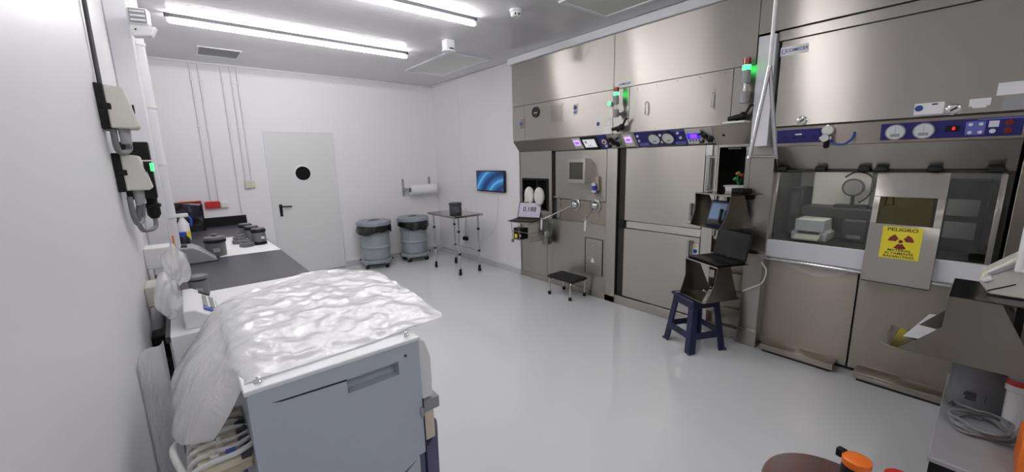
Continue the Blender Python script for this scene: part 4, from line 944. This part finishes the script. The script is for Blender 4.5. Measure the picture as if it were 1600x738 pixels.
def lidpot(x, y, r, hgt, body, lid, lab, z=.9018, knob=True, strap=True, name='lead_pot'):
    t = thing(name, lab, 'pot', (x, y, z))
    MB().lathe([(r*.86, 0), (r*.9, .006), (r*.9, hgt*.70), (r*.86, hgt*.71)], (x, y, z), 30).build('pot_body', body, t)
    if strap: MB().lathe([(r*.96, hgt*.66), (r, hgt*.68), (r, hgt*.78), (r*.96, hgt*.8)], (x, y, z), 30).build('rim_band', 'black', t)
    MB().lathe([(r*.95, hgt*.8), (r*.98, hgt*.82), (r*.95, hgt*.92), (r*.5, hgt*.96), (r*.2, hgt*.965)], (x, y, z), 30).build('lid', lid, t)
    if knob: MB().lathe([(r*.18, hgt*.96), (r*.3, hgt*1.02), (r*.26, hgt*1.08), (r*.05, hgt*1.09)], (x, y, z), 20).build('lid_knob', lid, t)
    MB().box(x-r*.3, x+r*.3, y-r*.93, y-r*.88, z+hgt*.22, z+hgt*.42).build('pot_label', 'greyp', t)
lidpot(.165, 3.93, .075, .165, 'lead', 'lead', 'grey lidded pot with a black band at the near left of the bench paper')
for x, y, lab in ((.50, 4.22, 'grey pot with black lid, nearest of the row of three on the bench'), (.475, 4.44, 'grey pot with black lid, middle of the row of three on the bench'), (.45, 4.67, 'grey pot with black lid, farthest of the row of three on the bench')):
    t = thing('sample_pot', lab, 'pot', (x, y, .9018), group='row of three grey pots')
    MB().lathe([(.060, 0), (.061, .004), (.058, .028)], (x, y, .9018), 30).build('foot_band', 'black', t)
    MB().lathe([(.057, .028), (.054, .11)], (x, y, .9018), 30).build('pot_body', 'lead', t)
    MB().lathe([(.056, .11), (.060, .114), (.060, .132), (.057, .136)], (x, y, .9018), 30).build('lid', 'black', t)
    MB().lathe([(.052, .136), (.052, .146), (.03, .148)], (x, y, .9018), 30).build('lid_top', 'lead', t)
    MB().box(x+.01, x+.035, y-.056, y-.050, .955, .975).build('pot_label', 'paper', t)
for x, y, rr, lab in ((.395, 4.60, 1.35, 'grey stacked lead discs on the bench paper, far one'), (.37, 4.40, 1.3, 'grey lead cone lid on the bench paper between the far and near discs'), (.40, 4.18, 1.25, 'grey lead disc on the bench paper, nearest of three')):
    t = thing('lead_disc', lab, 'lead lid', (x, y, .9018))
    MB().lathe([(.05*rr*.9, 0), (.052*rr*.9, .006), (.052*rr*.9, .03), (.046*rr*.9, .036)], (x, y, .9018), 28).build('disc', 'lead', t)
    MB().lathe([(.03*rr, .036), (.028*rr, .055), (.012*rr, .06), (.012*rr, .072), (.006, .075)], (x, y, .9018), 24).build('boss', 'lead', t)
# dark acrylic box
t = thing('acrylic_box', 'dark acrylic shield box at the far end of the bench', 'box', (.06, 5.72, .90))
MB().prism([(-.06, 5.62, .901), (.175, 5.62, .901), (.175, 5.62, 1.10), (.16, 5.62, 1.185), (-.06, 5.62, 1.225)], (0, .20, 0)).build('box_body', 'smoke', t)
MB().box(.165, .177, 5.615, 5.825, .901, 1.20).box(-.065, .175, 5.615, 5.622, 1.215, 1.225).build('dark_edge', 'black', t)
MB().prism([(.0, 5.70, 1.19), (.155, 5.70, 1.19), (.155, 5.70, 1.0)], (0, .004, 0)).build('white_insert', 'paper', t)
MB().box(-.03, .14, 5.66, 5.78, .902, .96).build('tray', 'leadd', t)
# grey wedge instrument
t = thing('wedge_instrument', 'grey wedge shaped instrument on the bench left of the lidded pot', 'instrument', (.05, 3.78, .90))
MB().prism([(-.10, 3.70, .901), (.15, 3.70, .901), (.155, 3.70, .915), (.06, 3.70, 1.0), (.02, 3.70, 1.022), (-.10, 3.70, 1.03)], (0, .22, 0)).build('housing', 'greyp', t, bevel=.008)
MB().prism([(-.09, 3.74, 1.03), (-.01, 3.74, 1.025), (-.01, 3.74, 1.032), (-.09, 3.74, 1.04)], (0, .14, 0)).build('top_pad', 'black', t)
MB().box(-.11, .157, 3.695, 3.925, .9005, .908).build('rubber_base', 'leadd', t)
# spray bottle
t = thing('spray_bottle', 'white spray bottle with blue trigger and yellow label by the left wall', 'bottle', (.0, 5.0, .90))
MB().lathe([(.045, 0), (.047, .01), (.047, .16), (.02, .21), (.018, .23)], (-.015, 5.0, .901), 24).build('body', 'white', t)
MB().box(-.055, .035, 4.98, 5.02, 1.13, 1.165).build('spray_head', 'white', t, bevel=.006)
MB().tube([(.03, 5.0, 1.14), (.05, 5.0, 1.10), (.045, 5.0, 1.04)], .010, smooth=4).build('trigger', 'blue', t)
MB().lathe([(.0475, .03), (.0475, .09)], (-.015, 5.0, .901), 24).build('label_band', 'yellow', t)
t = thing('wash_bottle', 'small black topped bottle between the spray bottle and the grey wedge', 'bottle', (-.02, 4.35, .9))
MB().lathe([(.05, 0), (.052, .01), (.05, .10), (.03, .13)], (-.03, 4.35, .901), 24).build('body', 'black', t)
MB().lathe([(.03, .13), (.03, .16), (.02, .165)], (-.03, 4.35, .901), 20).build('cap', 'blue', t)
lidpot(.012, 2.74, .05, .125, 'lead', 'lead', 'small grey pot on the near end of the bench by the plastic bag', knob=False, strap=False)
# white analyser with keys
t = thing('bench_analyser', 'white bench instrument with key pads and blue marks near the plastic film', 'instrument', (.02, 2.35, .9))
MB().prism([(-.06, 2.18, .902), (.075, 2.18, .902), (.075, 2.18, .925), (-.02, 2.18, .985), (-.06, 2.18, .985)], (0, .42, 0)).build('housing', 'white', t, bevel=.006)
F = FR((.03, 2.40, .957), (0, 1, 0), (-.095, 0, .06))
b = MB(F)
for i in range(5):
    for j in range(2): b.box(-.10+i*.04, -.075+i*.04, -.03+j*.03, -.012+j*.03, 0, .004)
b.build('keypad', 'greyp', t, bevel=.001)
MB(F).box(-.17, -.12, -.02, .02, 0, .003).build('blue_mark', 'blue', t)
MB(F).box(.13, .17, -.02, .03, 0, .003).build('dark_mark', 'black', t)
# sockets along the wall
for y, z, lab in ((3.05, 1.10, 'white wall socket box with an orange side, nearest of three above the bench'), (3.75, 1.08, 'white wall socket box with an orange side, middle of three above the bench'), (4.5, 1.06, 'white wall socket box with an orange side, farthest of three above the bench')):
    t = thing('socket_box', lab, 'outlet', (LX, y, z), group='socket boxes above the bench')
    MB().box(LX, LX+.115, y-.07, y+.07, z-.06, z+.06).build('box', 'white', t, bevel=.006)
    MB().box(LX+.115, LX+.125, y-.05, y+.05, z-.045, z+.045).build('orange_cover', 'orange', t, bevel=.003)
ob = MB().box(LX, LX+.095, 2.62, 2.80, .915, 1.02).build('wall_box', 'offwhite', bevel=.008, label='blank off-white box on the left wall beside the plastic bags', cat='box')
MB().box(LX+.095, LX+.098, 2.64, 2.78, .93, 1.005).build('box_lid', 'offwhite', ob, bevel=.001)
def crumple(name, c, rx, ry, rz, m, lab, seed=0, cat='plastic bag'):
    b = MB(); bmesh.ops.create_icosphere(b.bm, subdivisions=4, radius=1)
    for v in b.bm.verts:
        p = v.co.copy(); n_ = noise.noise(p*1.6+Vector((seed, 0, 0)))*.30+noise.noise(p*3+Vector((0, seed, 0)))*.07
        q = p*(1+n_); v.co = Vector((c[0]+q.x*rx, c[1]+q.y*ry, c[2]+q.z*rz))
    return b.build(name, m, label=lab, cat=cat, smooth=60)
crumple('plastic_bag', (-.065, 2.60, 1.11), .055, .16, .10, 'bag', 'crumpled clear plastic bag hanging on the left wall above the white instrument', 1)
crumple('plastic_bag', (-.105, 2.32, 1.035), .042, .16, .095, 'bag', 'crumpled clear plastic bag low on the left wall beside the white instrument', 4)
ob = MB().box(LX, LX+.064, 2.50, 2.62, .68, .80).build('plug_block', 'black', bevel=.006, label='black plug block low on the left wall beside the bench end under the plastic bags', cat='plug')

# ================================================================== LEFT WALL trunking, starters
MB().box(LX, LX+.112, 3.48, 3.62, 0.90, CZ).build('wall_duct', 'trim', bevel=.008, label='wide white vertical duct on the left wall beside the starter boxes', cat='duct')
rows = []
for k in range(26):
    z = .12+.80*k/25; r = []
    for i in range(22):
        u = i/21; n_ = noise.noise(Vector((u*4, z*1.5, 5)))
        r.append((LX+.006+.058*u**1.4+abs(n_)*.010*u, 1.82+.30*u+.02*n_, z+.02*math.sin(u*5)*(k/25)))
    rows.append(r)
MB().grid(rows).build('plastic_film', 'film', label='hanging milky plastic sheet between the left wall and the bench end', cat='plastic film', smooth=80)
t = thing('wall_pipe', 'white vertical pipe with clips on the left wall behind the wide duct', 'pipe', (LX+.12, 3.74, .9))
MB().cyl((LX+.105, 3.76, .905), (LX+.105, 3.76, CZ), .052, n=28).build('pipe', 'trim', t)
for z in (1.25, 1.62, 2.0, 2.4): MB().cyl((LX+.105, 3.76, z), (LX+.105, 3.76, z+.02), .057, n=28).box(LX, LX+.1, 3.75, 3.77, z, z+.02).build('pipe_clip', 'white', t)
t = thing('emergency_light', 'white emergency light with a ribbed lens high on the left wall duct', 'emergency light', (-.03, 3.35, 2.4))
F = FR((-.035, 3.44, 2.485), (.97, -.24, 0), (0, .12, 1))
MB(F).box(-.055, .05, -.05, .055, 0, .05).build('head', 'white', t, bevel=.018, seg=3)
MB(F).box(-.042, .040, -.038, .044, .05, .052).build('lens_plate', 'greyp', t, bevel=.001)
for i in range(3): MB(F).box(-.036, .034, -.029+i*.025, -.017+i*.025, .052, .057).build('led_strip', 'white', t, bevel=.002)
MB(F).prism([(-.05, -.045, 0), (.075, -.05, 0), (.05, -.105, 0), (-.04, -.115, 0)], (0, 0, .045)).build('base', 'white', t, bevel=.006)
MB(F).cyl((-.02, -.075, .045), (-.02, -.075, .047), .005).build('test_button', 'black', t)
def starter(y, z, hgt, lab, green):
    t = thing('motor_starter', lab, 'switch box', (LX, y, z-hgt/2), group='wall starter boxes')
    wd = .13
    MB().box(LX, LX+.026, y-wd/2, y+wd/2, z-hgt/2, z+hgt/2).box(LX+.01, LX+.04, y-wd/2-.004, y-wd/2+.01, z-.012, z+.012).build('back_plate', 'black', t, bevel=.003)
    MB().prism([(LX+.026, y-wd/2, z-hgt/2+.004), (LX+.026, y-wd/2, z+hgt/2-.004), (LX+.085, y-wd/2, z+hgt/2-.012), (LX+.112, y-wd/2, z-hgt/2+.012), (LX+.10, y-wd/2, z-hgt/2+.004)], (0, wd, 0)).build('cover', 'greyp' if False else 'offwhite', t, bevel=.006)
    if green:
        MB().box(LX+.095, LX+.115, y-.045, y-.005, z-.0, z+.042).build('button_frame', 'black', t, bevel=.002)
        MB().box(LX+.115, LX+.128, y-.042, y-.010, z+.003, z+.039).build('green_button', 'greenb', t, bevel=.003)
        MB().box(LX+.10, LX+.125, y+.005, y+.035, z+.003, z+.04).build('red_button', 'redlens', t, bevel=.003)
    else:
        MB().box(LX+.098, LX+.104, y-.02, y+.01, z-.02, z+.015).build('switch_window', 'black', t, bevel=.001)
    for dy in (-.03, .02): MB().cyl((LX+.06, y+dy, z-hgt/2-.055), (LX+.06, y+dy, z-hgt/2+.004), .016, .018).build('cable_gland', 'greyp', t)
    return t
starter(2.34, 1.845, .175, 'grey starter box high on the left wall, upper of two', 0)
starter(2.46, 1.585, .165, 'grey starter box with a lit green button on the left wall, lower of two', 1)
t = thing('black_contactor', 'black upright switch block on the left wall behind the starter boxes', 'switch', (LX, 2.78, 1.4))
MB().box(LX, LX+.112, 2.72, 2.84, 1.45, 1.73).build('block', 'black', t, bevel=.004)
MB().box(LX+.0, LX+.114, 2.716, 2.842, 1.635, 1.642).build('white_line', 'white', t)
MB().lathe([(.016, 0), (.028, .02), (.028, .055), (.034, .06), (.034, .075), (.022, .08), (.022, .105)], (LX+.085, 2.78, 1.345), 20).build('plug', 'black', t)
MB().tube([(LX+.085, 2.78, 1.35), (LX+.08, 2.76, 1.30), (LX+.04, 2.66, 1.30), (LX+.035, 2.55, 1.36), (LX+.05, 2.50, 1.44)], .010, smooth=6).build('plug_cord', 'cable', t)
MB().tube([(LX+.03, 2.42, 1.48), (LX+.03, 2.43, 1.40), (LX+.035, 2.50, 1.35), (LX+.05, 2.58, 1.37), (LX+.06, 2.56, 1.44)], .010, smooth=6).build('starter_cable', 'cable', label='grey cable looping under the lower starter box', cat='cable')
MB().tube([(LX+.03, 2.30, 1.76), (LX+.03, 2.32, 1.68), (LX+.045, 2.40, 1.67), (LX+.06, 2.44, 1.69), (LX+.06, 2.37, 1.74)], .011, smooth=6).build('link_cable', 'cable', label='grey cable looping between the two starter boxes', cat='cable')
MB().tube([(LX+.012, 2.45, 2.87), (LX+.012, 2.44, 2.4), (LX+.012, 2.40, 2.1), (LX+.012, 2.38, 1.93)], .008, smooth=6).build('feed_cable', 'leadd', label='dark cable running down the left wall into the upper starter box', cat='cable')

# ================================================================== FOREGROUND MACHINE
t = thing('analyser_machine', 'large blue grey laboratory machine in the left foreground under plastic film', 'machine', (.27, 1.4, 0))
MX0, MX1, MY0, MY1, MZ = .054, .478, 1.022, 1.86, 1.10
b = MB()
# front skin with a recess for the handle
b.box(MX0, MX1, MY0+.03, MY1, .72, MZ-.012)
b.box(MX0, .27, MY0, MY0+.03, .72, MZ-.012).box(.413, MX1, MY0, MY0+.03, .72, MZ-.012).box(.27, .413, MY0, MY0+.03, .72, 1.004).box(.27, .413, MY0, MY0+.03, 1.044, MZ-.012)
b.build('cabinet', 'machine', t)
MB().box(MX0-.006, MX1+.004, MY0-.004, MY1, MZ-.012, MZ).build('top_cover', 'machtop', t, bevel=.003)
MB().box(MX0+.004, MX1-.01, MY0+.001, MY0+.01, MZ-.0165, MZ-.012).build('lid_gap', 'navy', t)
MB().prism([(.10, MY0-.0006, 1.052), (.27, MY0-.0006, 1.046), (.27, MY0-.0006, 1.041), (.12, MY0-.0006, 1.047)], (0, .004, 0)).build('grip_slit', 'navy', t)
for x in (.082, .455): MB().lathe([(.008, 0), (.008, .004), (.005, .006), (.005, .012), (.003, .013)], (x, MY0+.028, MZ), 16).build('lid_stud', 'chrome', t)
MB(WB(.435, MY0, 1.055)).cyl((0, 0, 0), (0, 0, .002), .004).build('front_screw', 'leadd', t)
b = MB().prism([(MX0-.01, MY0-.002, .30), (MX0-.01, MY0-.002, .52), (.20, MY0-.002, .60), (.36, MY0-.002, .665), (MX1+.002, MY0-.002, .725), (MX1+.05, MY0+.02, .74), (MX1+.085, MY0+.08, .755), (MX1+.085, MY0+.08, .30)], (0, .7, 0))
b.build('purple_base', 'purple', t, bevel=.012, seg=3)
MB().box(MX0, MX1-.02, MY0+.004, MY1, .50, .722).build('lower_body', 'machine', t)
MB().box(MX1-.001, MX1+.002, MY0-.004, MY0+.01, .30, .90).build('panel_seam', 'navy', t)
# side printer panel on the right flank
MB().prism([(MX1, 1.03, .89), (MX1+.040, 1.03, .89), (MX1+.040, 1.03, 1.02), (MX1+.024, 1.03, 1.075), (MX1+.006, 1.03, 1.088), (MX1, 1.03, 1.088)], (0, .45, 0)).build('side_door', 'machtop', t, bevel=.004)
MB().box(MX1+.0, MX1+.060, 1.028, 1.12, .845, .885).box(MX1-.012, MX1, 1.012, 1.03, .845, .875).build('latch_block', 'greyp', t, bevel=.004)
MB().box(MX1, MX1+.042, 1.034, 1.10, .745, .845).build('pump_block', 'cream', t, bevel=.004)
MB().box(MX1+.036, MX1+.046, 1.05, 1.09, .77, .86).build('black_rod', 'black', t)
MB().tube([(MX1+.045, 1.10, .80), (MX1+.075, 1.10, .82), (MX1+.10, 1.12, .80), (MX1+.10, 1.15, .77), (MX1+.09, 1.2, .74)], .0045, smooth=6).build('loop_tube', 'cablew', t)
# cart legs to the floor
MB().box(MX0-.01, MX1+.06, MY0+.02, 1.80, .27, .30).build('cart_shelf', 'greyp', t, bevel=.004)
for x in (MX0+.03, MX1+.02):
    for y in (MY0+.06, 1.76):
        l = MB().cyl((x, y, .07), (x, y, .27), .015).build('leg', 'chrome', t)
        MB().cyl((x-.014, y, .035), (x+.014, y, .035), .035).build('wheel', 'rubber', l)
# tubing manifold on the left flank
tm = thing('tubing_manifold', 'cream tubing manifold with blue valve on the left flank of the machine', 'manifold', (0, 1.2, .8))
T0 = (0, 0, 0)
b = MB().box(-.055, MX0, 1.09, 1.34, .885, .912).box(-.04, MX0, 1.12, 1.30, .845, .885)
b.build('block', 'cream', tm, bevel=.005)
random.seed(11)
for i in range(7):
    y = 1.07+i*.04
    MB().tube([(MX0, y+.02, .93-.006*i), (.02, y, .932-.004*(i % 3)), (-.03, y+.01, .925), (-.068, y+.03, .90), (-.072, y+.05, .83)], .0065, smooth=5).build('white_tube', 'cablew', tm)
for i in range(5):
    y = 1.10+i*.05; MB().lathe([(.010, 0), (.010, .018), (.006, .02), (.006, .03)], (-.02+.012*(i % 2), y, .912), 14).build('fitting', 'offwhite', tm)
MB().box(.0, .022, 1.085, 1.11, .915, .93).build('blue_valve', 'blue', tm, bevel=.003)
for i in range(4): MB().box(.028, .05, 1.075+i*.05, 1.10+i*.05, .905, .925).build('dark_clip', 'leadd', tm, bevel=.002)
MB().tube([(-.06, 1.08, .76), (-.075, 1.12, .86), (-.10, 1.22, .90), (-.10, 1.34, .86)], .008, smooth=6).build('drain_tube', 'cablew', tm)
ob = MB().prism([(.02, 1.36, .93), (MX0-.001, 1.36, .93), (MX0-.001, 1.36, 1.07), (.045, 1.36, 1.07)], (0, .02, 0)).build('side_bracket', 'leadd', label='dark bracket on the left flank of the machine behind the tubing', cat='bracket')
# plastic film over the machine
def resample(ctrl, n):
    pts = spline([Vector(p) for p in ctrl], 12); L = [0]
    for a, c_ in zip(pts, pts[1:]): L.append(L[-1]+(c_-a).length)
    out = []; j = 0
    for i in range(n):
        s = L[-1]*i/(n-1)
        while j < len(L)-2 and L[j+1] < s: j += 1
        f_ = (s-L[j])/max(1e-9, L[j+1]-L[j]); out.append(pts[j].lerp(pts[j+1], f_))
    return out
ctrl = [
 [(.470, 1.085, 1.103), (.36, 1.07, 1.104), (.20, 1.062, 1.104), (.068, 1.058, 1.104), (.047, 1.062, 1.09), (.02, 1.07, 1.04), (-.012, 1.10, .975), (-.02, 1.12, .955)],
 [(.580, 1.06, 1.118), (.44, 1.12, 1.106), (.22, 1.14, 1.108), (.07, 1.14, 1.108), (.04, 1.15, 1.09), (-.01, 1.14, 1.03), (-.05, 1.15, .965), (-.062, 1.16, .945)],
 [(.610, 1.20, 1.114), (.46, 1.26, 1.112), (.22, 1.28, 1.112), (.07, 1.28, 1.110), (.035, 1.28, 1.09), (-.03, 1.26, 1.03), (-.08, 1.25, .95), (-.095, 1.25, .915)],
 [(.622, 1.36, 1.118), (.46, 1.42, 1.114), (.22, 1.44, 1.114), (.07, 1.44, 1.112), (.03, 1.44, 1.09), (-.05, 1.42, 1.03), (-.09, 1.41, .96), (-.10, 1.40, .925)],
 [(.630, 1.56, 1.118), (.46, 1.58, 1.116), (.22, 1.60, 1.116), (.07, 1.59, 1.112), (.03, 1.58, 1.09), (-.04, 1.56, 1.03), (-.085, 1.56, .96), (-.10, 1.57, .93)],
 [(.625, 1.74, 1.122), (.46, 1.78, 1.118), (.22, 1.76, 1.118), (.07, 1.72, 1.112), (.03, 1.70, 1.09), (-.02, 1.69, 1.03), (-.07, 1.69, .96), (-.09, 1.69, .93)],
 [(.600, 1.83, 1.108), (.45, 1.93, 1.124), (.26, 1.88, 1.112), (.09, 1.79, 1.108), (.03, 1.76, 1.08), (-.015, 1.75, 1.02), (-.06, 1.75, .96), (-.08, 1.75, .925)],
]
NU, NV = 90, 72
cols = [resample(r, NU) for r in ctrl]
rows = [[None]*NU for _ in range(NV)]
for i in range(NU):
    col = resample([c_[i] for c_ in cols], NV)
    for j in range(NV): rows[j][i] = col[j]
for j in range(NV):
    for i in range(NU):
        p = rows[j][i]
        q2 = Vector((p.x*8+p.y*3, p.y*8-p.x*4, 0)); q3 = Vector((p.x*15-p.y*9, p.y*17+p.x*10, 3))
        a = (.22-abs(noise.noise(q2)))*.016+(.2-abs(noise.noise(q3)))*.009+.003
        k = min(1, max(0, (p.x-.04)/.06)); edge = min(1, j/5)
        p.z += k*max(0, a)*edge
        q4 = Vector((p.y*9, p.z*3, 0)); p.x += (1-k)*noise.noise(q4)*.010; p.y += (1-k)*noise.noise(q4+Vector((7, 0, 0)))*.008
MB().grid(rows).build('plastic_film', 'film', label='crinkled milky plastic film draped over the top of the machine', cat='plastic film', smooth=80)
